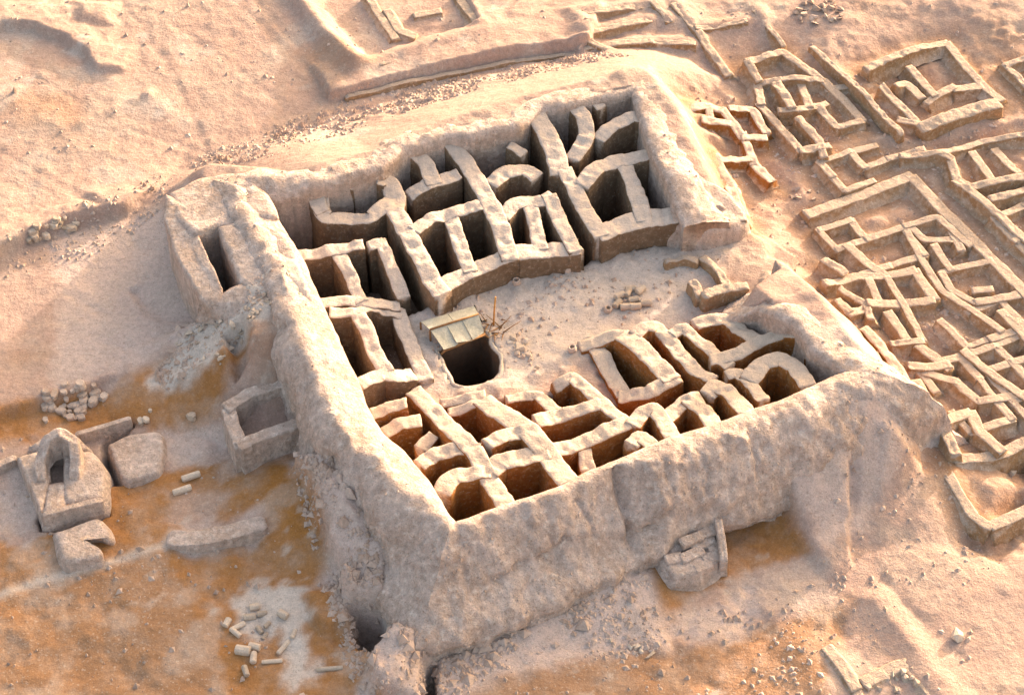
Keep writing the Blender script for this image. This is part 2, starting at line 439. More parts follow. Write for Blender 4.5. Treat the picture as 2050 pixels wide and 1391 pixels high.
# right hand settlement: shallow cleared floors
raise_poly([(1620, 432), (1825, 358), (2060, 590), (2070, 760), (1900, 740), (1700, 580)], 2.4, -0.5, 0.25, 0.15)
raise_poly([(1745, 138), (1900, 85), (2000, 200), (1845, 250)], 2.6, -0.8, 0.2, 0.1)
raise_poly([(1860, 280), (2060, 235), (2060, 262), (1880, 300)], 2.5, -0.5, 0.35, 0.1)
raise_poly([(1500, 210), (1650, 150), (1800, 260), (1720, 250), (1600, 300)], 2.6, -0.45, 0.25, 0.2)
raise_poly([(1890, 930), (2000, 915), (2070, 870), (2080, 1010), (1985, 1045)], 1.0, -0.9, 0.25, 0.1)
raise_poly([(1760, 690), (1830, 750), (1890, 880), (1860, 890), (1800, 790), (1745, 700)], 2.4, -0.6, 0.3, 0.2)
for q in range(26):
    a = rnd.uniform(1760, 2060); b = rnd.uniform(640, 900)
    if b > 900 - (2060 - a) * 0.5 or b > 690 + (a - 1760) * 1.2: continue
    bank([(a, b, 2), (a + rnd.uniform(10, 60), b + rnd.uniform(10, 60), 2)], rnd.uniform(-0.35, 0.35), rnd.uniform(0.4, 0.8))
# bottom right cut and mounds
raise_poly([(1630, 1255), (1740, 1202), (1790, 1262), (1880, 1376), (1900, 1460), (1700, 1460), (1640, 1330)], 0.5, -0.3, 0.4, 0.3)
bank([(1745, 1205, .5), (1830, 1300, .5), (1900, 1400, .5)], 0.7, 1.0)
bank([(1590, 1290, .3), (1650, 1370, .3), (1690, 1430, .3)], 0.35, 0.8)
# debris banks of the fort
ridge([(430, 345, 5.4), (520, 352, 6.0)], 0.8, slope=1.0)
ridge([(660, 345, 6.4), (768, 320, 6.3), (900, 258, 6.3), (1085, 205, 6.3), (1265, 165, 6.4)], 1.0, slope=0.52)
ridge([(1265, 165, 6.4), (1310, 225, 6.4), (1360, 330, 6.0), (1420, 415, 5.3)], 1.5, slope=0.85)
ridge([(1545, 548, 5.4), (1590, 590, 6.2), (1660, 680, 6.3), (1715, 760, 6.1)], 1.3, slope=0.9)
ridge([(1590, 805, 5.9), (1660, 775, 6.2), (1720, 770, 6.1), (1800, 832, 5.0), (1865, 895, 3.6)], 1.0, slope=0.74, clip=[(1560, 1010), (1590, 1070), (1650, 1140), (1700, 1300), (2300, 1500), (2300, 700), (1800, 700), (1600, 700), (1540, 900)])
ridge([(1880, 905, 3.4), (1965, 1020, 1.7), (1985, 1048, 1.4)], 0.35, slope=0.75)
# debris along the near wall and the left wall
ridge([(1250, 1150, 1.9), (1180, 1140, 2.4), (1110, 1170, 1.9), (1000, 1240, 0.9)], 0.8, slope=0.62)
ridge([(1215, 1060, 3.4), (1240, 1150, 2.2), (1285, 1240, 0.9), (1320, 1290, 0.4)], 0.25, slope=0.95)
ridge([(600, 960, 2.2), (690, 1000, 3.0), (730, 1080, 2.4), (770, 1170, 1.6), (790, 1290, 1.2), (770, 1340, 1.0)], 0.7, slope=0.75)
ridge([(650, 1180, 0.9), (610, 1220, 0.8)], 0.5, slope=0.5)
raise_poly([(600, 955), (700, 975), (790, 1160), (775, 1235), (700, 1195), (680, 1150), (652, 1110), (640, 1045)], 1.0, 2.0, 0.3, 0.6)
raise_poly([(615, 1195), (690, 1180), (705, 1240), (640, 1262)], 0.6, 1.7, 0.35, 0.6)
raise_poly([(765, 1268), (870, 1290), (872, 1330), (845, 1400), (755, 1410), (738, 1335)], 0.6, 2.2, 0.25, 0.5)
raise_poly([(705, 1228), (770, 1218), (778, 1290), (748, 1312), (722, 1292)], 0.5, -3.6, 0.3, 0.3)
raise_poly([(846, 1328), (872, 1322), (868, 1400), (842, 1400)], 0.4, -3.2, 0.2, 0.15)
# rubble causeway against the left wall
ridge([(590, 560, 6.3), (555, 590, 6.0), (505, 622, 5.7), (448, 655, 4.6), (375, 700, 3.2), (320, 728, 2.4)], 1.7, slope=1.1)
raise_poly([(462, 728), (500, 716), (512, 775), (478, 792)], 1.5, -1.2, 0.3, 0.2)
# cuts
bank([(435, 620, 1.5), (400, 640, 1.5)], -0.4, 0.8)
# footpaths worn into the south east slope
for pth, dep in (([(1742, 850, 4.2), (1748, 905, 3.6), (1742, 990, 2.6), (1742, 1080, 1.6), (1765, 1150, .9), (1800, 1200, .6), (1860, 1250, .5), (1920, 1310, .5)], -0.11),
                 ([(1690, 890, 4.2), (1705, 960, 3.2), (1704, 1010, 2.6)], -0.2), ([(1590, 900, 4.6), (1612, 950, 3.6)], -0.18),
                 ([(1770, 1150, .9), (1830, 1230, .5), (1880, 1300, .5)], -0.14)):
    P = pts(pth, 0)
    Z = Z + dep * np.exp(-((seg_dist(P, X, Y) + 0.3 * N1 + 0.15 * N2) / 0.3) ** 2)
for pth in ([(230, -10), (330, 120), (430, 330)], [(450, -10), (560, 90), (640, 165)], [(340, 50), (450, 120), (590, 230)], [(500, -10), (610, 110)], [(60, 150), (260, 260), (430, 310)], [(0, 300), (200, 420)], [(140, 590), (240, 660), (350, 700)], [(110, 640), (220, 700), (310, 720)], [(1480, 1391), (1650, 1230), (1740, 1170)]):
    P = pts(pth, 2.0 if pth[0][1] < 500 else 0.8)
    d = seg_dist(P, X, Y) + 0.25 * N1
    Z = Z - 0.07 * np.exp(-(d / 0.22) ** 2) + 0.035 * np.exp(-((np.abs(d) - 0.45) / 0.2) ** 2)
# trenches round the tomb on the left
raise_poly([(205, 880), (260, 845), (268, 852), (232, 880), (248, 966), (222, 968), (208, 930)], 0.0, -1.5, 0.12, 0.05)
raise_poly([(76, 1036), (206, 1004), (216, 1030), (110, 1066), (82, 1060)], 0.0, -1.3, 0.12, 0.05)

brown_mask = np.zeros(X.shape); dig = np.zeros(X.shape); skirt = np.zeros(X.shape)
for R_ in RUINS:
    for wl in R_['walls']:
        P = pts(wl, R_['z'] + R_['h'] * 0.5)
        d = seg_dist(P, X, Y) + 0.25 * N2
        skirt = np.maximum(skirt, 0.8 * R_['h'] * np.exp(-(np.maximum(d, 0) / 0.65) ** 2))
        if R_['h'] > 0.5: dig = np.maximum(dig, np.exp(-(np.maximum(d, 0) / 2.0) ** 2))
        if R_['h'] > 0.5: brown_mask = np.maximum(brown_mask, np.exp(-(np.maximum(d, 0) / 1.3) ** 2))
Z += skirt
Z -= 1.9 * dig * sstep(-1.0, 1.5, poly_sd(np.vstack([AB, BC1[1:], BC2, CD[1:], DA[1:-1]]), X, Y) - 3.0)
deb = np.zeros(X.shape)
for p in ([(590, 940), (700, 960), (800, 1180), (1000, 1240), (1280, 1100), (1340, 1290), (1200, 1310), (860, 1391), (720, 1391), (760, 1280), (640, 1170), (650, 1050)],
          [(330, 690), (440, 600), (570, 550), (590, 660), (480, 700), (380, 740)], [(540, 330), (900, 180), (1180, 115), (1260, 160), (900, 260)], [(1370, 200), (1560, 110), (2060, 60), (2060, 900), (1880, 880), (1700, 600), (1500, 440)]):
    deb = np.maximum(deb, sstep(0.8, -0.8, poly_sd(pts(p, 3.0 if p[0][0] == 330 else 1.0), X, Y) + 0.6 * N1))
L1 = fbm(X, Y, 61, 1.5, 4)
Z += deb * (0.36 * np.maximum(L1, -0.3) + 0.16 * np.maximum(N3, 0))
low = 1 + 1.3 * sstep(3.2, 2.2, Z)
Z += low * (0.16 * N1 + 0.08 * N2 + 0.04 * N3)
# wind streaks on the open sand (long low ripples)
Z += 0.05 * fbm(X * 0.35 + Y * 0.9, (Y * 0.35 - X * 0.9) * 0.25, 3, 1.2, 2)

# inside of the fort
INNER = np.vstack([AB, BC1[1:], pts([(1445, 425, 5.2), (1540, 530, 5.6)], H), BC2, CD[1:], DA[1:-1]])
d_in = poly_sd(INNER, X, Y)
COURT = pts([(806, 600, 4.9), (868, 575, 4.9), (885, 572, 5.0), (1022, 514, 5.0), (1150, 497, 5.0), (1204, 466, 5.1), (1430, 424, 5.2), (1500, 430, 3.6), (1600, 500, 3.4), (1545, 560, 3.8),
             (1440, 612, 4.6), (1418, 634, 4.6), (1368, 651, 4.6), (1318, 655, 4.6), (1291, 655, 4.6), (1250, 674, 4.6), (1224, 670, 4.5), (1192, 690, 3.6), (1200, 705, 3.6), (1250, 790, 3.6), (1225, 822, 4.2), (1195, 790, 4.4), (1168, 767, 4.4), (1145, 742, 4.4), (1118, 772, 4.2),
             (1080, 790, 4.0), (972, 795, 4.0), (905, 812, 3.9), (876, 824, 4.2), (850, 830, 3.6), (825, 800, 3.6), (822, 757, 3.8), (850, 757, 3.6), (800, 636, 3.8)], 3.6)
d_ct = poly_sd(COURT, X, Y)
zin = np.where(d_ct < 0, CY + 0.14 * N1 + 0.11 * N2 + 0.07 * N3 + 0.35 * sstep(-2.5, 0, d_ct) * (N2 > 0.1) * 0.4, -3.0 + 0.15 * N2)
def floor_level(path, z, lev):
    global zin
    m = (poly_sd(pts(path, z), X, Y) < 0) & (d_ct > -0.05)
    zin = np.where(m, lev + 0.15 * N2 + 0.08 * N3, zin)
floor_level([(765, 485), (806, 600), (880, 580), (790, 440)], 5.0, 0.6)
floor_level([(650, 520), (780, 500), (805, 600), (655, 600)], 4.8, 0.2)
floor_level([(1100, 395), (1150, 500), (1205, 470), (1140, 350)], 5.2, 0.5)
floor_level([(740, 640), (800, 636), (852, 757), (786, 750)], 3.8, 0.5)
floor_level([(735, 810), (880, 820), (960, 905), (860, 910), (800, 860)], 4.6, 2.2)
floor_level([(1060, 790), (1150, 745), (1200, 800), (1080, 835)], 4.4, 2.2)
floor_level([(890, 800), (970, 795), (1050, 858), (985, 884)], 4.4, 0.5)
floor_level([(1280, 655), (1440, 690), (1450, 735), (1360, 760)], 4.6, 0.6)
floor_level([(1398, 640), (1470, 640), (1510, 680), (1430, 712)], 4.8, 2.2)
floor_level([(1250, 800), (1430, 760), (1420, 840), (1260, 900)], 4.6, 1.4)
WELL = pts([(880, 704), (925, 684), (966, 662), (985, 692), (1003, 735), (990, 757), (948, 769), (912, 768), (897, 738)], CY)
zin = np.where(poly_sd(WELL, X, Y) < 0.12, -6.0, zin)
Z = np.where((d_in < 0.45) & (d_ct > 0), np.minimum(Z, zin), Z)
gate = sstep(0.4, -3.0, d_in)
Z = np.where(d_ct < 0, zin * gate + np.minimum(zin, np.maximum(Z, 2.9)) * (1 - gate), Z)
# lower the terrain under the slit chamber of the corner tower
SLIT = pts([(389, 472), (432, 452), (478, 566), (440, 590)], 6.0)
Z = np.where(poly_sd(SLIT, X, Y) < 0.25, np.minimum(Z, -2.5), Z)

# --- colours of the earth: ochre wind-blown sand, grey silt, peach desert surface
def mk(path, z, soft=0.25, rough=1.0):
    return sstep(soft, -soft, poly_sd(pts(path, z), X, Y) + rough * (0.7 * N2 + 0.35 * N1) + 0.35 * N3)
C = np.zeros(X.shape + (3,)); C[:] = PEACH
ALPHA = np.full(X.shape, 0.45)
def lay(mask, col):
    global C
    global ALPHA
    C = C * (1 - mask[..., None]) + np.array(col) * mask[..., None]
    k = 0.15 if col is OCHRE else (0.7 if col is BROWN else 1.0)
    ALPHA = ALPHA * (1 - mask) + k * mask
blot = sstep(0.05, 0.45, N1 + 0.4 * N2)
lay(blot * 0.5, (0.47, 0.35, 0.28))
lay(sstep(0.25, 0.6, fbm(X, Y, 31, 7.0, 3)) * 0.5, BROWN)
lay(mk([(-200, 1040), (60, 1100), (130, 980), (560, 900), (640, 1000), (670, 1110), (700, 1230), (760, 1270), (770, 1450), (-200, 1500)], 0) * 0.9, OCHRE)
lay(mk([(-200, 1180), (330, 1100), (390, 1230), (470, 1450), (-200, 1500)], 0, 0.2, 0.12) * 0.9, BROWN)
lay(np.exp(-(seg_dist(pts([(-50, 1200), (120, 1150), (330, 1092), (345, 1068)], 0), X, Y) / 0.3) ** 2) * 0.7, PALE)
lay(mk([(-200, 860), (90, 812), (260, 778), (330, 742), (480, 700), (505, 760), (460, 800), (440, 850), (330, 880), (250, 850), (-200, 920)], 0, 0.5) * 0.9, OCHRE)
lay(mk([(560, 905), (600, 960), (640, 1040), (645, 1110), (600, 1130), (540, 1000), (500, 930)], 0, 0.3, 0.4), OCHRE)
lay(mk([(1290, 1120), (1555, 1010), (1620, 1110), (1500, 1140), (1380, 1200), (1330, 1270)], 0, 0.4, 0.5) * 0.9, OCHRE)
lay(mk([(860, 1295), (985, 1240), (990, 1290), (900, 1310)], 0, 0.25, 0.3), OCHRE)
lay(mk([(1000, 1330), (1300, 1290), (1500, 1270), (1700, 1200), (1680, 1260), (1640, 1450), (900, 1450)], 0, 0.5) * 0.9, BROWN)  # brown earth, deepened so the fort's shade is in the colour
lay(brown_mask * 0.8, (0.36, 0.185, 0.085))  # brown mud wash round ruin walls, strengthened to paint in shadow depth
lay(sstep(0.12, 0.38, fbm(X, Y, 88, 2.2, 4)) * mk([(-200, 840), (560, 880), (800, 1180), (1280, 1120), (1700, 1120), (1700, 1500), (-200, 1500)], 0, 1.0) * 0.3, PALE)
lay(sstep(0.15, 0.4, fbm(X, Y, 93, 2.8, 4)) * mk([(-200, -100), (1300, -100), (1200, 120), (540, 330), (300, 430), (-200, 560)], 2, 1.0) * 0.5, (0.52, 0.42, 0.36))
# grey silt and wash
grey = [([(470, 1200), (520, 1165), (600, 1180), (610, 1260), (640, 1330), (600, 1391), (575, 1391), (570, 1300), (560, 1250), (520, 1280), (480, 1260)], 0.8),
        ([(200, 880), (330, 860), (450, 850), (450, 900), (330, 920), (220, 960)], 0.9), ([(0, 920), (100, 910), (90, 1060), (0, 1050)], 0.7),
        ([(330, 1050), (530, 1020), (540, 1060), (420, 1110), (330, 1100)], 0.9), ([(1360, 1230), (1500, 1170), (1530, 1200), (1480, 1270), (1380, 1290)], 0.9),
        ([(440, 920), (560, 890), (570, 920), (450, 960)], 0.6), ([(330, 980), (480, 970), (430, 1040), (330, 1060)], 0.5),
        ([(100, 480), (330, 430), (430, 600), (440, 690), (290, 740), (110, 790), (120, 600)], 0.8),
        ([(590, 940), (700, 960), (800, 1180), (1000, 1240), (1280, 1100), (1340, 1290), (1200, 1310), (860, 1391), (720, 1391), (760, 1280), (640, 1170), (650, 1050)], 0.95),
        ([(1500, 790), (1700, 740), (1860, 880), (1760, 1000), (1740, 1060), (1650, 1110), (1560, 1000)], 0.8),
        ([(880, 600), (1500, 440), (1400, 590), (1000, 700), (860, 780), (800, 640)], 0.6), ([(600, 270), (700, 280), (760, 330), (640, 350)], 0.7)]
grey.append(([(300, 745), (440, 610), (600, 540), (640, 660), (505, 700), (400, 745), (330, 770)], 0.95))
for p, f in grey:
    lay(mk(p, 3.0 if p[0][0] == 300 else 0.5, 0.6) * f, GREY)
lay(mk(grey[0][0], 0.0, 0.4, 1.2) * 0.9, PALE)
lay(mk([(300, 745), (440, 600), (600, 540), (640, 660), (505, 705), (400, 745), (330, 770)], 3.2, 0.4, 0.8) * 0.9, PALE)
lay(mk([(880, 600), (1500, 440), (1400, 640), (1000, 790), (860, 780), (800, 640)], CY, 0.6) * 0.7, PALE)
lay(sstep(0.3, 0.6, fbm(X, Y, 77, 0.7, 3)) * sstep(0.0, 0.4, fbm(X, Y, 51, 5, 2)) * 0.6, PALE)
lay(sstep(-0.2, -0.6, d_in) * (d_ct > 0) * 0.8, (0.12, 0.07, 0.04))  # room floors painted near black: shade of the deep rooms in the colour

ny, nx = X.shape
V = np.stack([X, Y, ZR(Z)], -1).reshape(-1, 3)
idx = np.arange(ny * nx).reshape(ny, nx)
Fq = np.stack([idx[:-1, :-1], idx[:-1, 1:], idx[1:, 1:], idx[1:, :-1]], -1).reshape(-1, 4)
me = bpy.data.meshes.new('ground')
me.vertices.add(len(V)); me.vertices.foreach_set('co', V.ravel())
me.loops.add(Fq.size); me.loops.foreach_set('vertex_index', Fq.ravel().astype(np.int32))
me.polygons.add(len(Fq))
me.polygons.foreach_set('loop_start', np.arange(0, Fq.size, 4, dtype=np.int32))
me.polygons.foreach_set('use_smooth', np.ones(len(Fq), bool))
me.update(calc_edges=True)
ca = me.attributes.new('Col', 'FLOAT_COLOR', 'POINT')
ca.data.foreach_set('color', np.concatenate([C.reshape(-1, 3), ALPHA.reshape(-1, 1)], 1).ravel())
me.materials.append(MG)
ground = bpy.data.objects.new('ground', me)
COL.objects.link(ground)
ground['kind'] = 'structure'

def gz(x, y):
    """height of the ground mesh"""
    i = np.clip(np.searchsorted(GX, x) - 1, 0, nx - 2); j = np.clip(np.searchsorted(GY, y) - 1, 0, ny - 2)
    fx = (x - GX[i]) / (GX[i + 1] - GX[i]); fy = (y - GY[j]) / (GY[j + 1] - GY[j])
    return (Z[j, i] * (1 - fx) + Z[j, i + 1] * fx) * (1 - fy) + (Z[j + 1, i] * (1 - fx) + Z[j + 1, i + 1] * fx) * fy

ZS = np.arange(8.0, -2.0, -0.04)
def hit(px, py):
    """first ground point under a point of the photograph"""
    d = CF + CR * ((px - IW / 2) / FPX) + CU * ((IH / 2 - py) / FPX)
    t = (ZS - CP[2]) / d[2]
    x = CP[0] + d[0] * t; y = CP[1] + d[1] * t
    g = gz(x, y)
    gr = ZR(g)
    k = int(np.argmax(gr >= ZS)) if (gr >= ZS).any() else len(ZS) - 1
    return float(x[k]), float(y[k]), float(g[k])

# ------------------------------------------------------------------ wall builders
def resample(P, Vv, st):
    P = np.asarray(P, float)
    seg = np.hypot(*(np.diff(P, axis=0).T)); s = np.concatenate([[0], np.cumsum(seg)])
    n = max(3, int(s[-1] / st) + 1)
    t = np.linspace(0, s[-1], n)
    Q = np.stack([np.interp(t, s, P[:, 0]), np.interp(t, s, P[:, 1])], 1)
    # soften corners a little
    for _ in range(2):
        R = Q.copy(); R[1:-1] = 0.5 * Q[1:-1] + 0.25 * (Q[:-2] + Q[2:]); Q = R
    vals = [np.interp(t, s, v) for v in Vv]
    return t, Q, vals

def wall(path, z, wd=0.7, zb=-0.2, mat=None, parent=None, name='partition_wall', ends=(True, True), rough=1.0, st=0.12, label=None, flare=0.12, ext=0.0, field=None):
    """an eroded mud wall whose crest runs along a path of the photograph"""
    zt = [p[2] if len(p) > 2 else z for p in path]
    P = pts(path, z)
    if ext:
        a = P[0] - P[1]; b = P[-1] - P[-2]
        P[0] = P[0] + a / np.hypot(*a) * ext; P[-1] = P[-1] + b / np.hypot(*b) * ext
    t, Q, (zt,) = resample(P, [zt], st)
    L = t[-1]
    T = np.gradient(Q, axis=0); T /= np.maximum(np.hypot(T[:, 0], T[:, 1]), 1e-9)[:, None]
    Nn = np.stack([-T[:, 1], T[:, 0]], 1)
    off = abs(hash_(path[0])) % 97 if field is None else 3
    if field is not None:
        zt = 0.2 * zt + 0.8 * field(Q)
    er = fbm(Q[:, 0], Q[:, 1], off, 1.8, 2) * 0.20 * rough + fbm(Q[:, 0], Q[:, 1], off + 3, 0.6, 3) * 0.09 * rough
    zt = zt + er - 0.05
    sh = np.ones(len(t))
    if ends[0]: sh = np.minimum(sh, np.sqrt(np.clip(1 - (1 - np.clip(t / (wd * 0.25), 0, 1)) ** 2, 0.35, 1)))
    if ends[1]: sh = np.minimum(sh, np.sqrt(np.clip(1 - (1 - np.clip((L - t) / (wd * 0.25), 0, 1)) ** 2, 0.35, 1)))
    if ends[0]: zt = zt - 0.22 * rough * np.clip(1 - t / 0.3, 0, 1) ** 2
    if ends[1]: zt = zt - 0.22 * rough * np.clip(1 - (L - t) / 0.3, 0, 1) ** 2
    wv = wd * (1 + 0.10 * fbm(Q[:, 0], Q[:, 1], off + 7, 1.5, 2))
    zbv = np.full(len(t), zb) if not callable(zb) else zb(Q)
    hh = np.maximum(zt - zbv, 0.15)
    nv = int(np.clip(hh.max() / 0.35, 3, 16))
    prof = []          # (side, 0..1 height, inset/flare in metres, drop from the crest)
    for k in range(nv):
        f = k / (nv - 1)
        prof.append((-1, f, flare * (1 - f) ** 1.4, 0.09))
    for a, dr in ((-0.97, 0.03), (-0.8, 0.0), (-0.35, 0.0), (0.0, 0.015), (0.35, 0.0), (0.8, 0.0), (0.97, 0.03)):
        prof.append((a, 1.0, 0.0, dr))
    for k in range(nv - 1, -1, -1):
        f = k / (nv - 1)
        prof.append((1, f, flare * (1 - f) ** 1.4, 0.09))
    K = len(prof)
    Vs = np.zeros((len(t), K, 3))
    for k, (a, f, fl, dr) in enumerate(prof):
        o = a * (wv * 0.5 + fl) * sh
        Vs[:, k, 0] = Q[:, 0] + Nn[:, 0] * o
        Vs[:, k, 1] = Q[:, 1] + Nn[:, 1] * o
        Vs[:, k, 2] = zbv + (zt - dr - zbv) * f
    A = Vs.reshape(-1, 3)
    zb_lo = np.repeat(zt - 0.3, K)
    amp = 0.085 * rough * min(1.0, wd / 0.6)
    fine_ = 0.06 * rough * fbm(A[:, 0], A[:, 1], A[:, 2], 0.3, 2)
    A[:, 2] += fine_ + 0.11 * rough * np.maximum(0, fbm(A[:, 0], A[:, 1], 11.0, 0.55, 2) - 0.1) * (A[:, 2] > zb_lo) * -1.6
    A[:, 0] += amp * fbm(A[:, 0], A[:, 1], A[:, 2] + off, 0.7, 2)
    A[:, 1] += amp * fbm(A[:, 0] + 40, A[:, 1], A[:, 2] + off, 0.7, 2)
    A[:, 2] += 0.5 * amp * fbm(A[:, 0], A[:, 1] + 40, A[:, 2], 0.5, 2)
    F = []
    n = len(t)
    for i in range(n - 1):
        for k in range(K - 1):
            F.append((i * K + k, (i + 1) * K + k, (i + 1) * K + k + 1, i * K + k + 1))
    F.append(tuple(range(K)))
    F.append(tuple((n - 1) * K + k for k in range(K - 1, -1, -1)))
    o = mesh(name, A, F, mat or MP, parent)
    if label: o['label'] = label
    return o

def hash_(p):
    return int(p[0] * 31 + p[1] * 17)

WALLPTS = []
# cracks, runnels and broken edges seen on the outer faces (photograph points, width, depth)
CRACKS = [([(1238, 945), (1250, 1010), (1262, 1060), (1278, 1115)], 9, 0.65), ([(1000, 1168), (1040, 1132), (1075, 1128), (1105, 1108), (1135, 1082)], 6, 0.3),
          ([(1280, 1085), (1325, 1048), (1345, 1030)], 5, 0.25), ([(1155, 1000), (1180, 1040), (1190, 1075)], 5, 0.22), ([(1100, 1070), (1120, 1110), (1115, 1150)], 5, 0.2),
          ([(905, 1060), (872, 1110), (838, 1195)], 6, -0.18), ([(1400, 900), (1420, 950), (1416, 990)], 5, 0.2), ([(1500, 870), (1515, 920), (1520, 980)], 5, 0.2), ([(1050, 1010), (1062, 1060)], 6, 0.18),
          ([(640, 740), (600, 800), (585, 850)], 7, 0.2), ([(690, 880), (650, 930), (640, 980)], 7, 0.22), ([(560, 660), (520, 690)], 7, 0.2), ([(980, 1060), (985, 1110)], 5, 0.16), ([(1330, 920), (1345, 980)], 5, 0.16)]
def enclosure(runs, mat, parent, st=0.13, M=92):
    """the thick enclosure wall: one continuous eroded surface round the court, cut into its runs"""
    Qs, PRs, Ns, cuts = [], [], [], [0]
    for path, profs in runs:
        t, Q, _ = resample(path, [], st)
        s = t / t[-1]
        PR = []
        for _, pr in profs:
            pr = np.array(pr, float)
            ds = np.concatenate([[0], np.cumsum(np.hypot(*(np.diff(pr, axis=0).T)))])
            u = np.linspace(0, ds[-1], M)
            PR.append(np.stack([np.interp(u, ds, pr[:, 0]), np.interp(u, ds, pr[:, 1])], 1))
        PR = np.array(PR); ss = [q[0] for q in profs]
        R = np.stack([np.stack([np.interp(s, ss, PR[:, k, 0]) for k in range(M)], 1), np.stack([np.interp(s, ss, PR[:, k, 1]) for k in range(M)], 1)], -1)
        T = np.gradient(Q, axis=0)
        for _ in range(60):
            T[1:-1] = 0.5 * T[1:-1] + 0.25 * (T[:-2] + T[2:])
            T[0] = T[1]; T[-1] = T[-2]
        T /= np.maximum(np.hypot(T[:, 0], T[:, 1]), 1e-9)[:, None]
        Nr = np.stack([-T[:, 1], T[:, 0]], 1)
        if Qs:       # mitred corner: fan both faces out to the arris
            n1 = Ns[-1][-1]; n2 = Nr[0]
            if (Qs[-1][-1] - Q[0]) @ (Qs[-1][-1] - Q[0]) < 0.01:
                m_ = (n1 + n2) / (1 + n1 @ n2) * 0.94
                K = 26
                u = np.linspace(0, 1, K)[1:, None]
                Qs[-1] = np.vstack([Qs[-1], np.repeat(Q[:1], K - 1, 0)]); PRs[-1] = np.concatenate([PRs[-1], np.repeat(R[:1], K - 1, 0)])
                Ns[-1] = np.vstack([Ns[-1], n1 + (m_ - n1) * u])
                Q = np.vstack([np.repeat(Q[:1], K - 1, 0), Q]); R = np.concatenate([np.repeat(R[:1], K - 1, 0), R])
                Nr = np.vstack([m_ + (n2 - m_) * u[:], Nr])
                cuts[-1] += K - 1
        Qs.append(Q); PRs.append(R); Ns.append(Nr); cuts.append(cuts[-1] + len(Q))
    Q = np.vstack(Qs); R = np.vstack(PRs); Nn = np.vstack(Ns)
    n = len(Q)
    A = np.zeros((n, M, 3))
    A[..., 0] = Q[:, None, 0] + Nn[:, None, 0] * R[..., 0]
    A[..., 1] = Q[:, None, 1] + Nn[:, None, 1] * R[..., 0]
    A[..., 2] = R[..., 1]
    A = A.reshape(-1, 3)
    x, y, z = A.T.copy()
    amp = sstep(0.0, 0.8, R[..., 0].ravel()) * 0.75 + 0.25
    big = fbm(x, y, z, 2.6, 3); med = fbm(x, y, z + 20, 0.9, 3); fin = fbm(x, y, z + 40, 0.35, 2)
    # run-off gullies: noise stretched down the slope
    gul = fbm(x, y, z * 0.12 + 60, 0.7, 2)
    nxy = np.repeat(Nn / np.hypot(Nn[:, 0], Nn[:, 1])[:, None], M, 0)
    B = A.copy(); B[:, 2] = ZR(B[:, 2])
    kk = (B - CP) @ CF
    ppx = IW / 2 + FPX * ((B - CP) @ CR) / kk; ppy = IH / 2 - FPX * ((B - CP) @ CU) / kk
    crack = np.zeros(len(A))
    for cl, wpx, dp in CRACKS:
        crack = np.maximum(crack, dp * np.exp(-((seg_dist(np.array(cl, float), ppx, ppy) + 2.5 * med) / wpx) ** 2))
    crack *= (R[..., 0].ravel() > 0.6)
    dsp = -crack + amp * (0.34 * big + 0.26 * med + 0.10 * fin + 0.12 * gul)
    A[:, 0] += nxy[:, 0] * dsp; A[:, 1] += nxy[:, 1] * dsp
    A[:, 2] += amp * (0.22 * fbm(x + 90, y, z, 2.0, 3) + 0.10 * fbm(x, y + 90, z, 0.6, 2) + 0.05 * fin)
    sel = (R[..., 0].ravel() > 0.7) & (A[:, 2] > 0.4)
    WALLPTS.append(A[sel])
    for r in range(len(runs)):
        i0 = cuts[r] if r == 0 else cuts[r] - 1
        i1 = cuts[r + 1]
        m = i1 - i0
        F = [((i + 1) * M + k, (i + 1) * M + k + 1, i * M + k + 1, i * M + k) for i in range(m - 1) for k in range(M - 1)]
        if r == 0: F.append(tuple(range(M)))
        if r == len(runs) - 1: F.append(tuple((m - 1) * M + k for k in range(M)))
        mesh('enclosure_wall', A[i0 * M:i1 * M], F, mat, parent)

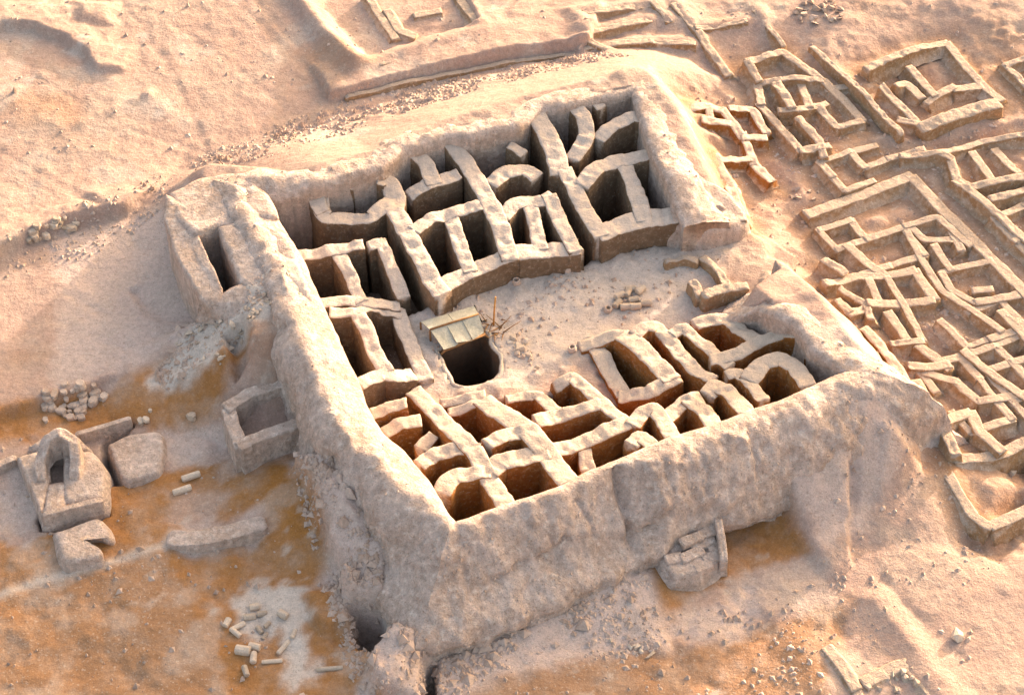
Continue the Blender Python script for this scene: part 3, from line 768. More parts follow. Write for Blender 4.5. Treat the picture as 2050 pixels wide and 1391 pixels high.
def block(path, z, zb, mat, parent, name, batter=0.12, rnd_=0.25, amp=0.08, label=None, tilt=None, st=0.25):
    """a solid eroded mass with the outline of a path at its top"""
    zt = np.array([p[2] if len(p) > 2 else z for p in path])
    P = pts(path, z)
    P = np.vstack([P, P[:1]]); zt = np.append(zt, zt[0])
    t, Q, (zz,) = resample(P, [zt], st)
    Q = Q[:-1]; zz = zz[:-1]
    c = Q.mean(0); zc = zz.mean()
    rad = np.hypot(*(Q - c).T).mean()
    rings = []
    hgt = zc - zb
    nv = max(3, int(hgt / 0.35))
    for k in range(nv):
        f = k / nv
        sc_ = 1 + batter * hgt * (1 - f) / rad
        rings.append((sc_, None, f))
    for s_, dz in ((1.0, -rnd_), (1 - 0.08 * rnd_ / rad * 4, -rnd_ * 0.35), (1 - rnd_ / rad, -0.0)):
        rings.append((s_, dz, 1.0))
    s0 = 1 - rnd_ / rad
    nr = max(3, int(rad / 0.3))
    for k in range(1, nr):
        rings.append((s0 * (1 - k / nr), 0.0, 1.0))
    n = len(Q); A = []
    for s_, dz, f in rings:
        xy = c + (Q - c) * s_
        w_ = min(1.0, s_)
        ztop = zc + (zz - zc) * w_
        if dz is None:
            zv = zb + (ztop - rnd_ - zb) * f
        else:
            zv = ztop + dz
        A.append(np.column_stack([xy, zv]))
    A = np.vstack(A + [np.array([[c[0], c[1], zc]])])
    A[:, 0] += amp * fbm(A[:, 0], A[:, 1], A[:, 2], 0.8, 3) * 1.2
    A[:, 1] += amp * fbm(A[:, 0] + 30, A[:, 1], A[:, 2], 0.8, 3) * 1.2
    A[:, 2] += amp * fbm(A[:, 0], A[:, 1] + 30, A[:, 2], 0.9, 3) * (A[:, 2] > zb + 0.05)
    F = []
    R = len(rings)
    for r in range(R - 1):
        for i in range(n):
            j = (i + 1) % n
            F.append((r * n + i, r * n + j, (r + 1) * n + j, (r + 1) * n + i))
    for i in range(n):
        F.append(((R - 1) * n + i, (R - 1) * n + (i + 1) % n, R * n))
    # orient outward
    if np.sum(Q[:, 0] * np.roll(Q[:, 1], -1) - np.roll(Q[:, 0], -1) * Q[:, 1]) < 0:
        F = [f[::-1] for f in F]
    o = mesh(name, A, F, mat, parent)
    if label: o['label'] = label
    return o

# ------------------------------------------------------------------ the fort
cx, cy = at(1050, 650, 3)
fort = thing('mud_brick_fort', 'large eroded mud-brick fort with thick sloping walls, deep roofless rooms and an open courtyard', 'fort', (cx, cy, 0.0))
ZB = -3.2
pDC = [(0, ZB), (0, H - .35), (0.25, H - .06), (0.6, H - 0.06), (1.4, H - 0.75), (2.4, H - 2.0), (3.2, H - 2.9), (3.8, 3.25), (4.25, 3.0), (4.4, 2.5), (4.3, 0.6), (4.2, ZB)]
pDCb = [(0, ZB), (0, H - .3), (0.3, H - .05), (1.0, H - 0.02), (1.8, H - 0.35), (2.8, H - 1.4), (3.4, H - 2.3), (3.75, 3.5), (3.95, 2.9), (3.9, 2.4), (3.6, 0.6), (3.4, ZB)]
pC = [(0, ZB), (0, H - .3), (0.3, H - .1), (0.9, H), (1.8, H - 0.2), (2.8, H - 1.0), (3.6, H - 2.2), (4.1, 2.6), (4.4, 2.0), (4.6, 0.6), (4.8, ZB)]
pDA = [(0, ZB), (0, H - .7), (0.2, H - .6), (1.0, H - 0.25), (1.8, H), (2.3, H - 0.1), (2.9, H - 0.7), (3.4, H - 1.9), (3.65, 2.6), (3.75, 0.6), (3.8, ZB)]
pDAn = [(0, ZB), (0, H - .7), (0.25, H - .55), (1.5, H), (1.7, H - 0.04), (2.1, H - 0.15), (2.6, H - 0.35), (2.72, 2.6), (2.74, 2.0), (2.76, 0.6), (2.8, ZB)]
pAB = [(0, ZB), (0, H - .3), (0.15, H - .06), (0.6, H), (1.2, H - 0.1), (1.9, H - 0.5), (2.6, H - 1.3), (3.2, 2.6), (3.4, 2.0), (3.5, 0.3), (3.8, ZB)]
pBC = [(0, ZB), (0, H - .3), (0.15, H - .06), (0.7, H), (1.3, H - 0.1), (2.1, H - 0.5), (2.9, H - 1.5), (3.6, 2.6), (3.8, 2.0), (4.0, 0.3), (4.2, ZB)]
pGt = [(0, ZB), (0, 3.9), (0.15, 4.0), (0.7, 4.05), (1.1, 4.0), (1.8, 3.7), (2.6, 3.2), (3.2, 2.4), (3.4, 2.0), (3.5, 0.3), (3.8, ZB)]
RING = [(BC2, [(0, pGt), (0.25, [(o, min(z, 5.7)) for o, z in pBC]), (0.4, pBC), (0.9, pBC), (1, pC)]),
        (CD, [(0, pC), (0.12, pC), (0.3, pDCb), (0.55, pDCb), (0.578, pDC), (1, pDC)]),
        (DA, [(0, pDC), (0.12, pDA), (0.6, pDA), (0.70, pDAn), (1, pDAn)]),
        (AB, [(0, pDAn), (0.1, pAB), (1, pAB)]),
        (BC1, [(0, pAB), (0.2, pBC), (0.7, pBC), (1, [(o, min(z, 5.4) if z > 3 else z) for o, z in pBC])])]
enclosure(RING, MW, fort)
# tower at the north west corner with its slit chamber
block([(338, 385, 5.9), (400, 350, 6.1), (470, 342, 6.3), (540, 385, 6.4), (560, 430, 6.4), (500, 440, 6.2), (432, 452, 6.1), (389, 474, 6.1), (345, 440, 5.9)], 6.2, ZB, MW, fort, 'corner_tower', batter=0.03, amp=0.1, rnd_=0.3)
block([(332, 385, 5.95), (400, 425, 6.05), (396, 466, 6.0), (446, 576, 5.8), (442, 600, 5.6), (408, 610, 5.5), (352, 515, 5.7), (326, 435, 5.8)], 5.8, ZB, MW, fort, 'parapet_wall', batter=0.02, amp=0.06, rnd_=0.2)
block([(434, 452, 6.1), (500, 430, 6.25), (575, 470, 6.3), (612, 560, 6.2), (560, 600, 6.0), (478, 564, 5.9)], 6.15, ZB, MW, fort, 'tower_platform', batter=0.02, amp=0.1, rnd_=0.2)
block([(398, 606, 5.3), (442, 580, 5.7), (482, 562, 5.9), (565, 585, 6.1), (550, 640, 5.6), (450, 640, 4.8)], 5.6, ZB, MW, fort, 'tower_platform', batter=0.15, amp=0.14, rnd_=0.3)

# crest level shared by walls that meet, so that their tops run together
CREST = []
def crest(Q):
    C_ = np.array(CREST)
    w_ = np.exp(-((Q[:, None, 0] - C_[None, :, 0]) ** 2 + (Q[:, None, 1] - C_[None, :, 1]) ** 2) / (2 * 0.9 ** 2)) + 1e-9
    return (w_ * C_[None, :, 2]).sum(1) / w_.sum(1)
# --- north rooms
NZ = 5.3
PW = [
    ([(628, 366, 6.2), (636, 400, 5.7), (643, 424, 5.0)], 5.6, 0.7),
    ([(697, 352, 6.1), (704, 376, 5.2)], 5.6, 0.6),
    ([(764, 340, 6.2), (780, 365), (795, 392), (790, 420), (800, 437), (835, 500), (870, 560), (884, 578)], 5.3, 0.85),
    ([(640, 400, 5.0), (642, 425, 4.9), (655, 443, 4.7), (708, 438, 4.7), (740, 432, 5.2), (770, 408, 5.3), (795, 392)], 5.0, 0.8),
    ([(598, 503), (627, 509, 4.8), (665, 496), (720, 488)], 5.1, 0.7),
    ([(744, 488), (762, 483)], 5.1, 0.65),
    ([(676, 505), (700, 548), (722, 590)], 4.9, 0.62),
    ([(762, 483), (785, 535), (806, 588, 4.4)], 5.0, 0.6),
    ([(648, 604), (690, 596), (740, 600), (792, 608, 4.2)], 4.7, 0.6),
    ([(815, 290, 6.2), (835, 305, 5.9), (852, 325), (868, 358)], 5.5, 0.75),
    ([(824, 396, 4.6), (832, 377), (868, 364), (912, 349)], 5.2, 0.75),
    ([(906, 280, 6.1), (930, 320), (958, 362), (985, 408), (1004, 455), (1020, 508)], 5.4, 0.85),
    ([(833, 458), (862, 437), (912, 420), (965, 408)], 5.2, 0.75),
    ([(904, 437), (920, 485), (940, 535)], 5.1, 0.72),
    ([(884, 575), (912, 556), (965, 532), (1022, 512)], 4.9, 0.9),
    ([(1022, 511), (1085, 500), (1152, 494)], 4.9, 0.95),
    ([(1008, 430), (1027, 407), (1050, 400), (1090, 400), (1102, 393)], 5.2, 0.75),
    ([(1060, 405), (1072, 450), (1082, 490)], 5.0, 0.68),
    ([(1101, 394), (1125, 445), (1152, 494)], 5.2, 0.7),
    ([(986, 366), (1009, 346), (1050, 339), (1070, 352)], 5.2, 0.85),
    ([(1024, 280, 5.9), (1035, 297, 5.4), (1045, 318, 4.8)], 5.3, 0.6),
    ([(1066, 216, 6.3), (1092, 252, 6.1), (1114, 300, 5.9), (1120, 345, 5.4)], 5.9, 1.0),
    ([(1152, 208, 6.3), (1170, 236, 6.0), (1176, 266), (1160, 294), (1148, 318, 5.3)], 5.8, 0.75),
    ([(1190, 196, 6.3), (1200, 212, 6.0)], 6.0, 0.6),
    ([(1201, 282, 5.3), (1224, 252), (1270, 231, 6.0), (1302, 236, 6.2)], 5.8, 0.8),
    ([(1167, 362), (1196, 331), (1233, 316), (1274, 309), (1308, 298, 6.0)], 5.6, 0.85),
    ([(1245, 316), (1268, 365), (1290, 430)], 5.4, 0.8),
    ([(1132, 346), (1155, 385), (1178, 425), (1202, 463)], 5.3, 0.8),
    ([(1200, 463), (1245, 446), (1290, 434), (1362, 427), (1430, 420), (1478, 424, 4.6)], 5.2, 1.1),
]
block([(1345, 442, 5.3), (1345, 385, 5.9), (1392, 335, 6.0), (1465, 385, 5.2), (1504, 436, 4.4), (1484, 456, 4.4), (1420, 460, 4.9)], 5.5, 0.5, MW, fort, 'gate_pier', batter=0.10, amp=0.12, rnd_=0.35)

# --- west rooms
PWW = [
    ([(668, 624), (715, 622), (740, 617, 4.2), (798, 634, 3.6)], 4.6, 0.65),
    ([(716, 624), (737, 665), (747, 697), (770, 738)], 4.6, 0.68),
    ([(724, 760, 5.0), (766, 744), (788, 747), (822, 756, 3.7)], 4.6, 0.75),
    ([(798, 634), (822, 690), (850, 757)], 3.65, 0.7),
]
# --- south rooms
PS = [
    ([(750, 824), (778, 816), (806, 798, 5.0)], 4.5, 0.6),
    ([(776, 858), (802, 844), (834, 839)], 4.5, 0.7),
    ([(845, 895), (863, 878)], 4.2, 0.6),
    ([(832, 790, 3.7), (850, 808, 3.9), (876, 822, 4.6), (911, 860, 5.3), (952, 900, 5.5), (969, 937), (1012, 1003, 5.9)], 5.3, 0.8),
    ([(845, 924), (870, 905), (922, 896), (953, 901)], 5.2, 0.7),
    ([(888, 985, 5.2), (897, 962), (912, 950), (957, 942), (972, 940)], 5.4, 0.75),
    ([(890, 806, 3.9), (965, 790, 4.2)], 4.0, 0.5),
    ([(905, 822, 4.0), (966, 806, 4.3)], 4.1, 0.5),
    ([(970, 792, 4.8), (1016, 828, 5.2), (1060, 860, 5.4), (1078, 887), (1098, 907), (1136, 957, 5.9)], 5.3, 0.95),
    ([(982, 886), (1007, 869), (1058, 860)], 5.3, 0.7),
    ([(985, 936), (1000, 920), (1051, 910), (1088, 900)], 5.4, 0.85),
    ([(1078, 788), (1094, 806), (1112, 826)], 4.2, 0.55),
    ([(1022, 800, 3.9), (1050, 790, 4.0), (1078, 788, 4.1)], 4.0, 0.5),
    ([(1116, 775, 4.0), (1145, 742, 4.9), (1168, 767), (1197, 799), (1226, 830)], 4.7, 0.65),
    ([(1080, 838), (1104, 828), (1156, 818), (1206, 807)], 4.9, 0.75),
    ([(1110, 900), (1156, 884), (1209, 863), (1250, 846)], 5.1, 0.75),
    ([(1203, 806), (1228, 825), (1254, 846)], 4.9, 0.7),
    ([(1168, 890, 4.7), (1176, 938, 4.6)], 4.7, 0.6),
    ([(1168, 688, 3.9), (1224, 667, 4.4), (1250, 671)], 4.4, 0.7),
    ([(1248, 670), (1274, 687), (1310, 720), (1342, 753)], 4.6, 0.85),
    ([(1190, 690), (1215, 735), (1248, 790)], 3.7, 0.75),
    ([(1246, 792, 3.9), (1297, 782), (1352, 757)], 4.4, 0.75),
    ([(1276, 665), (1291, 652), (1318, 652), (1339, 673), (1362, 705), (1386, 732), (1420, 760)], 4.6, 0.65),
    ([(1349, 660), (1368, 649), (1392, 673), (1430, 708), (1456, 730)], 4.7, 0.6),
    ([(1398, 650, 4.2), (1418, 632), (1452, 630), (1482, 657), (1512, 684)], 4.6, 0.7),
    ([(1430, 712), (1483, 705), (1518, 681), (1571, 661, 5.4), (1602, 654, 6.0)], 5.0, 0.65),
    ([(1462, 744), (1477, 740), (1495, 758), (1526, 792, 5.8)], 5.2, 0.6),
    ([(1503, 748), (1527, 720), (1560, 714), (1592, 732), (1616, 762, 6.0)], 5.6, 0.8),
    ([(1270, 845), (1286, 821), (1309, 817), (1325, 836), (1344, 863, 5.8)], 5.1, 0.7),
    ([(1338, 830), (1368, 800), (1398, 790)], 5.1, 0.7),
    ([(1380, 796), (1415, 822), (1429, 840, 5.8)], 5.2, 0.75),
    ([(1420, 778), (1433, 764), (1457, 779), (1491, 816, 5.8)], 5.2, 0.75),
    ([(1268, 884), (1283, 868), (1302, 880, 5.8)], 5.4, 0.7),
    ([(1622, 705, 5.6), (1632, 712, 5.4), (1638, 730, 5.0)], 5.6, 0.6),
]
for p, z, wd in PW + PWW + PS:
    for (x_, y_), q_ in zip(pts(p, z), p):
        CREST.append((x_, y_, q_[2] if len(q_) > 2 else z))
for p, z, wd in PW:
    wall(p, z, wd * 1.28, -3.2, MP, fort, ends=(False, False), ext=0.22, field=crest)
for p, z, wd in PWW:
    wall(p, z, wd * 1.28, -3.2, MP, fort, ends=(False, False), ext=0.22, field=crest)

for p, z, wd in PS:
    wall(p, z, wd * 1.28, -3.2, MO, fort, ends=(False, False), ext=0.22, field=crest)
# mud heaps and wall stubs by the gate
for p, z, wd in (([(1383, 556), (1395, 572), (1404, 592)], 4.2, 0.55), ([(1330, 520), (1372, 512), (1400, 520)], 4.0, 0.4), ([(1404, 505), (1440, 540), (1462, 575)], 4.1, 0.5), ([(1405, 592), (1450, 575), (1500, 570)], 4.4, 0.7)):
    wall(p, z, wd, 2.6, MR, fort, 'wall_stub')
# annex room against the left wall
for p, z in (([(456, 812), (500, 783), (545, 770), (590, 758)], 3.7), ([(456, 812), (466, 848), (482, 888)], 3.6), ([(482, 888), (525, 868), (570, 852), (610, 838)], 3.7)):
    wall(p, z, 0.75, -0.6, MW, fort, 'annex_wall', rough=0.6, ends=(False, False), ext=0.2)

# masonry outwork at the foot of the near wall
ox, oy, oz = hit(1380, 1150)
outw = thing('stone_outwork', 'small broken masonry outwork at the foot of the fort wall', 'masonry', (ox, oy, oz))
block([(1312, 1108), (1350, 1086), (1425, 1052), (1446, 1076), (1450, 1118), (1396, 1150), (1345, 1158)], IZ(1.15), -0.8, MW, outw, 'core', amp=0.14, batter=0.1)
wall([(1438, 1036, IZ(2.0)), (1444, 1070, IZ(1.8)), (1450, 1120, IZ(1.4))], IZ(1.7), 0.4, -0.8, MW, outw, 'side_wall', rough=0.5, ends=(False, False))
block([(1310, 1128), (1345, 1112), (1388, 1142), (1378, 1170), (1332, 1168)], IZ(0.4), -0.8, MW, outw, 'pier', amp=0.12)
for q_, (px, py, zz, l, b) in enumerate(((1385, 1078, 1.15, 1.2, .55), (1420, 1062, 1.3, 1.1, .55), (1362, 1094, 1.0, 1.2, .5), (1408, 1086, 1.1, 1.3, .55), (1432, 1094, 1.05, .8, .55), (1386, 1108, .95, 1.3, .55),
                                         (1424, 1114, .95, 1.0, .55), (1378, 1130, .85, 1.0, .55), (1408, 1132, .8, 1.0, .5), (1350, 1116, .85, .9, .55), (1346, 1140, .7, .9, .55), (1330, 1104, .9, .9, .5))):
    zz = IZ(zz + 0.3 + rnd.uniform(-.12, .25))
    a = math.radians(20) + rnd.uniform(-.15, .15)
    x_, y_ = at(px, py, zz)
    ca, sa = math.cos(a), math.sin(a)
    V_ = []
    for dz, s_ in ((-.22, 1.0), (-.03, 1.0), (.03, .86)):
        for ux, uy in ((-1, -1), (-.3, -1.08), (.4, -1), (1, -1), (1.05, 0), (1, 1), (.3, 1.06), (-.4, 1), (-1, 1), (-1.06, .1)):
            u, v = ux * l / 2 * s_ * rnd.uniform(.93, 1.05), uy * b / 2 * s_ * rnd.uniform(.92, 1.06)
            V_.append((x_ + u * ca - v * sa, y_ + u * sa + v * ca, zz + dz + rnd.uniform(-.02, .02) + 0.1 * (v / b)))
    F_ = [(r * 10 + i, r * 10 + (i + 1) % 10, (r + 1) * 10 + (i + 1) % 10, (r + 1) * 10 + i) for r in range(2) for i in range(10)] + [tuple(range(9, -1, -1)), tuple(range(20, 30))]
    mesh('stone', V_, F_, MW, outw, smooth=False)

# ------------------------------------------------------------------ well and its shelter
wx, wy = at(940, 730, CY)
wp = thing('well_shaft', 'deep dark well pit cut into the courtyard floor', 'well', (wx, wy, CY))
t_, Q_, _ = resample(np.vstack([WELL, WELL[:1]]), [], 0.22)
Q_ = Q_[:-1]; c_ = Q_.mean(0); rings = []
for s_, z_ in ((1.3, CY - 0.3), (1.2, CY - 0.02), (1.1, CY + 0.06), (1.0, CY - 0.08), (0.985, CY - 0.5), (0.98, CY - 2), (0.97, CY - 4), (0.95, CY - 7), (0.93, CY - 9.2)):
    xy = c_ + (Q_ - c_) * s_
    k_ = 0.22 if z_ > CY - 8 else 0
    rings.append(np.column_stack([xy[:, 0] + k_ * fbm(xy[:, 0], xy[:, 1], z_, .7, 2), xy[:, 1] + k_ * fbm(xy[:, 0] + 9, xy[:, 1], z_, .7, 2), np.full(len(xy), z_) + 0.05 * fbm(xy[:, 0], xy[:, 1], 3, .8, 2)]))
nq = len(Q_); Vw = np.vstack(rings)
sgn = np.sum(Q_[:, 0] * np.roll(Q_[:, 1], -1) - np.roll(Q_[:, 0], -1) * Q_[:, 1])
Fw = [(r * nq + i, r * nq + (i + 1) % nq, (r + 1) * nq + (i + 1) % nq, (r + 1) * nq + i) for r in range(len(rings) - 1) for i in range(nq)]
if sgn < 0: Fw = [f[::-1] for f in Fw]
mesh('lining', Vw, Fw, MSHD, wp)

def slab(name, c4, th, mat, parent):
    """a thin board from four world corners"""
    c4 = np.array(c4, float)
    n = np.cross(c4[1] - c4[0], c4[3] - c4[0]); n /= np.linalg.norm(n)
    if n[2] < 0: n = -n
    V_ = np.vstack([c4, c4 - n * th])
    F_ = [(0, 1, 2, 3), (7, 6, 5, 4), (0, 4, 5, 1), (1, 5, 6, 2), (2, 6, 7, 3), (3, 7, 4, 0)]
    return mesh(name, V_, F_, mat, parent, smooth=False)

def tube(name, P, r, mat, parent, n=7):
    P = np.array(P, float); A = []; F = []
    for i, p in enumerate(P):
        d = P[min(i + 1, len(P) - 1)] - P[max(i - 1, 0)]; d /= np.linalg.norm(d)
        u = np.cross(d, [0.3, 0.9, 0.31]); u /= np.linalg.norm(u); v = np.cross(d, u)
        rr = r if np.isscalar(r) else r[i]
        for k in range(n):
            a = 2 * math.pi * k / n
            A.append(p + (u * math.cos(a) + v * math.sin(a)) * rr)
    for i in range(len(P) - 1):
        for k in range(n):
            F.append((i * n + k, i * n + (k + 1) % n, (i + 1) * n + (k + 1) % n, (i + 1) * n + k))
    F.append(tuple(range(n - 1, -1, -1))); F.append(tuple((len(P) - 1) * n + k for k in range(n)))
    return mesh(name, A, F, mat, parent)

def w3(px, py, z):
    x, y = at(px, py, z); return np.array([x, y, z])
sx_, sy_ = at(905, 670, CY)
sh = thing('well_shelter', 'low pitched shelter of pale boards over the well pit', 'shelter', (sx_, sy_, CY))
zr, zm, ze = CY + 0.6, CY + 0.8, CY + 0.35
a0, a1 = w3(842, 644, zr), w3(950, 612, zr)
b0, b1 = w3(861, 660, zm), w3(958, 629, zm)
e0, e1 = w3(889, 701, ze), w3(970, 667, ze)
for k in range(3):
    f0, f1 = k / 3 + 0.004, (k + 1) / 3 - 0.004
    wz = lambda: np.array([rnd.uniform(-.05, .05), rnd.uniform(-.05, .05), rnd.uniform(-.03, .05)])
    slab('roof_board', [b0 + (b1 - b0) * f0 + wz(), b0 + (b1 - b0) * f1 + wz(), e0 + (e1 - e0) * f1 + wz() * 2, e0 + (e1 - e0) * f0 + wz() * 2], 0.05, MSH, sh)
for k in range(2):
    f0, f1 = k / 2 + 0.004, (k + 1) / 2 - 0.004
    slab('roof_board', [a0 + (a1 - a0) * f0, a0 + (a1 - a0) * f1, b0 + (b1 - b0) * f1 - [0, 0, .01], b0 + (b1 - b0) * f0 - [0, 0, .01]], 0.05, MSH, sh)
tube('ridge_pole', [b0 + [0, 0, .02], (b0 + b1) / 2 + [0, 0, .03], b1 + [0, 0, .02]], 0.06, MWD, sh)
tube('eave_pole', [e0 + [-.05, 0, -.09], e1 + [.05, 0, -.09]], 0.07, MWD, sh)
for q in (a0, a1, b0, b1):
    tube('post', [q - [0, 0, .06], np.array([q[0], q[1], CY - 0.2])], 0.06, MWD, sh)
for q, dx in ((e0, -0.25), (e1, 0.25)):
    tube('post', [q - [0, 0, .1], np.array([q[0] + dx, q[1] + 0.1, CY - 0.2])], 0.06, MWD, sh)
# dry branches, pole and cable beside the shelter
bx, by, bz = hit(988, 655)
br = thing('branch_heap', 'tangled heap of dry brown branches beside the well shelter', 'branches', (bx, by, bz))
for k in range(15):
    c0 = np.array(hit(rnd.uniform(970, 1008), rnd.uniform(638, 678))); a = rnd.uniform(0, 6.28); l = rnd.uniform(.4, 1.3)
    p1 = c0 + [math.cos(a) * l * .5, math.sin(a) * l * .5, rnd.uniform(.1, .35)]
    p2 = c0 + [math.cos(a) * l, math.sin(a) * l, rnd.uniform(.02, .5)]
    tube('branch', [c0 + [0, 0, .02], p1, p2], [0.04, .028, .014], MWD, br, n=5)
g0 = np.array(hit(988, 652))
pole = tube('upright_pole', [g0 - [0, 0, .1], g0 + [0.05, 0.0, 1.2], g0 + [0.12, 0.02, 2.2]], 0.05, MPO, None)
tag(pole, 'thin orange pole standing up out of the branch heap', 'pole')
cb = tube('rope', [a1 + [0, 0, .05], a1 + [.12, -.3, -.2], a1 + [.4, -.7, -.55], np.array(hit(975, 643)) + [0, 0, .08]], 0.04, MDK, None)
tag(cb, 'dark rope hanging from the shelter roof corner to the branches', 'rope')

# ------------------------------------------------------------------ tomb and platforms on the left
tx, ty = at(125, 960, 0.5)
tomb = thing('domed_tomb', 'small square tomb with a broken dome and dark niche on a raised platform', 'tomb', (tx, ty, 0.0))
PT = IZ(1.0)
block([(34, 912), (88, 896), (98, 962), (82, 1030)], PT, -1.6, MW, tomb, 'platform', amp=0.05)
block([(126, 905), (184, 898), (210, 935), (208, 998), (128, 1010)], PT + 0.03, -1.6, MW, tomb, 'platform', amp=0.05)
block([(96, 966), (132, 958), (134, 1018), (82, 1032)], PT - 0.03, -1.6, MW, tomb, 'platform', amp=0.05)
block([(60, 890), (90, 868), (150, 866), (180, 896), (130, 902), (90, 904)], PT - 0.02, -1.6, MW, tomb, 'platform', amp=0.05)
wall([(84, 960, 2.8), (78, 918, 3.2), (92, 876, 3.9), (118, 858, 4.2), (146, 876, 3.9), (152, 915, 3.4), (146, 955, 2.9)], 3.4, 0.55, 2.2, MW, tomb, 'broken_dome', rough=0.7)
wall([(82, 1028), (140, 1014), (206, 998)], 2.72, 0.35, -1.4, MW, tomb, 'kerb', rough=0.4)
tag(block([(110, 1062), (200, 1034), (222, 1068), (215, 1082), (190, 1070), (150, 1082), (165, 1092), (200, 1092), (205, 1110), (130, 1125), (118, 1100)], IZ(0.6), -1.0, MW, None, 'mud_platform', amp=0.09),
    'low grey rough platform in front of the domed tomb', 'platform')
tag(block([(218, 888), (262, 868), (322, 862), (330, 900), (318, 944), (250, 964), (232, 930)], IZ(0.4), -1.5, MW, None, 'mud_platform', amp=0.07),
    'flat grey platform across the narrow trench from the tomb', 'platform')
tag(wall([(150, 868), (205, 852), (262, 834)], IZ(0.6), 0.3, -1.2, MW, None, 'trench_wall', rough=0.4),
    'thin straight wall edging the dark trench behind the tomb', 'wall')
tag(wall([(-20, 935), (32, 912)], IZ(0.6), 0.4, -0.6, MW, None, 'low_wall', rough=0.5), 'short low wall butting against the tomb platform side', 'wall')
tag(wall([(335, 1075, .9), (400, 1075, 1.4), (460, 1062, 1.7), (532, 1042, 1.7)], 1.5, 1.0, -0.6, MW, None, 'low_wall', rough=0.8),
    'isolated long low eroded wall lying on the ochre sand', 'wall')

# ------------------------------------------------------------------ surrounding ruins
for R_ in RUINS:
    z, h = R_['z'], R_['h']
    c = pts([q for wl in R_['walls'] for q in wl], z).mean(0)
    t = thing(R_['name'], R_['label'], R_['cat'], (float(c[0]), float(c[1]), float(gz(c[0], c[1]))))
    for wl in R_['walls']:
        dz = rnd.uniform(-0.2, 0.15) * h
        k = []
        for q in wl:
            xq, yq = at(q[0], q[1], z + h)
            k.append((q[0], q[1], 0.65 * (z + h) + 0.35 * (float(gz(xq, yq)) + h) + h * (0.75 * float(fbm(xq, yq, 7.0, 3.0, 2)) - 0.12)))
        wall(k, z + h, R_['wd'] * rnd.uniform(1.0, 1.4), lambda Q: np.minimum(gz(Q[:, 0], Q[:, 1]) - 0.7, z + h - 0.6), R_['mat'], t, 'wall', rough=0.9, st=0.15, flare=0.45, ends=(False, False), ext=0.12)
    if 'thick' in R_:
        wall(R_['thick'], 3.0, 1.0, 1.0, MR, t, 'wall')
al = wall([(1623, 85), (1691, 147), (1750, 205), (1808, 268)], 2.95, 0.45, 1.2, MR, None, 'alley_wall', rough=0.8)
tag(al, 'long straight low alley wall running between the ruined houses', 'wall')
tag(wall([(1724, 652), (1759, 680), (1785, 718), (1812, 765), (1838, 808)], 3.2, 0.6, 1.4, MO, None, 'foot_wall', rough=0.9), 'curving orange revetment wall along the foot of the fort slope', 'wall')
tag(wall([(690, 192), (860, 152), (1040, 119), (1180, 103)], 2.75, 0.35, 1.6, MR, None, 'boundary_wall', rough=0.6), 'long thin boundary wall along the terrace edge behind the fort', 'wall')
# ------------------------------------------------------------------ loose stones
def rock_mesh(kind, seed):
    r = random.Random(seed); nr = np.random.RandomState(seed)
    if kind == 'drum':
        n = 12; V_ = []; F_ = []
        prof = [(0.40, 0.0), (0.5, 0.06), (0.5, 0.94), (0.40, 1.0)]
        for rr, zz in prof:
            for k in range(n):
                a = 2 * math.pi * k / n
                q = rr * (1 + nr.uniform(-.06, .06))
                V_.append((q * math.cos(a), q * math.sin(a), zz))
        for i in range(3):
            for k in range(n):
                F_.append((i * n + k, i * n + (k + 1) % n, (i + 1) * n + (k + 1) % n, (i + 1) * n + k))
        F_.append(tuple(range(n - 1, -1, -1))); F_.append(tuple(3 * n + k for k in range(n)))
    elif kind == 'pot':
        n = 14; V_ = []; F_ = []
        prof = [(0.34, 0.0), (0.46, 0.12), (0.5, 0.5), (0.44, 0.9), (0.36, 1.0), (0.27, 0.97), (0.26, 0.6), (0.22, 0.25)]
        for rr, zz in prof:
            for k in range(n):
                a = 2 * math.pi * k / n
                V_.append((rr * math.cos(a), rr * math.sin(a), zz))
        for i in range(len(prof) - 1):
            for k in range(n):
                F_.append((i * n + k, i * n + (k + 1) % n, (i + 1) * n + (k + 1) % n, (i + 1) * n + k))
        F_.append(tuple(range(n - 1, -1, -1))); F_.append(tuple((len(prof) - 1) * n + k for k in range(n)))
    elif kind == 'rock':
        import bmesh
        bm = bmesh.new()
        for _ in range(11):
            v = nr.uniform(-1, 1, 3); v /= max(abs(v))
            v *= nr.uniform(.75, 1.0)
            bm.verts.new((v[0] * .5, v[1] * .5, v[2] * .5 + .5))
        bmesh.ops.convex_hull(bm, input=bm.verts)
        bmesh.ops.delete(bm, geom=[v for v in bm.verts if not v.link_faces], context='VERTS')
        m_ = bpy.data.meshes.new(kind); bm.to_mesh(m_); bm.free()
        return m_
    else:
        V_ = []
        for z_, s_ in ((0.0, 0.9), (0.25, 1.0), (0.8, 0.97), (1.0, 0.8)):
            for k in range(8):
                a = math.pi / 4 * k + math.pi / 8
                q = min(0.5 / max(abs(math.cos(a)), 1e-6), 0.5 / max(abs(math.sin(a)), 1e-6)) if kind == 'block' else 0.5
                q *= s_ * (1 + nr.uniform(-.1, .1) * 1.4)
                V_.append((q * math.cos(a), q * math.sin(a), z_ + nr.uniform(-.05, .05)))
        F_ = [(i * 8 + k, i * 8 + (k + 1) % 8, (i + 1) * 8 + (k + 1) % 8, (i + 1) * 8 + k) for i in range(3) for k in range(8)]
        F_.append(tuple(range(7, -1, -1))); F_.append(tuple(24 + k for k in range(8)))
    m_ = bpy.data.meshes.new(kind)
    m_.from_pydata(V_, [], F_)
    m_.update()
    if kind in ('drum', 'pot'):
        pass
    return m_
RM = {}
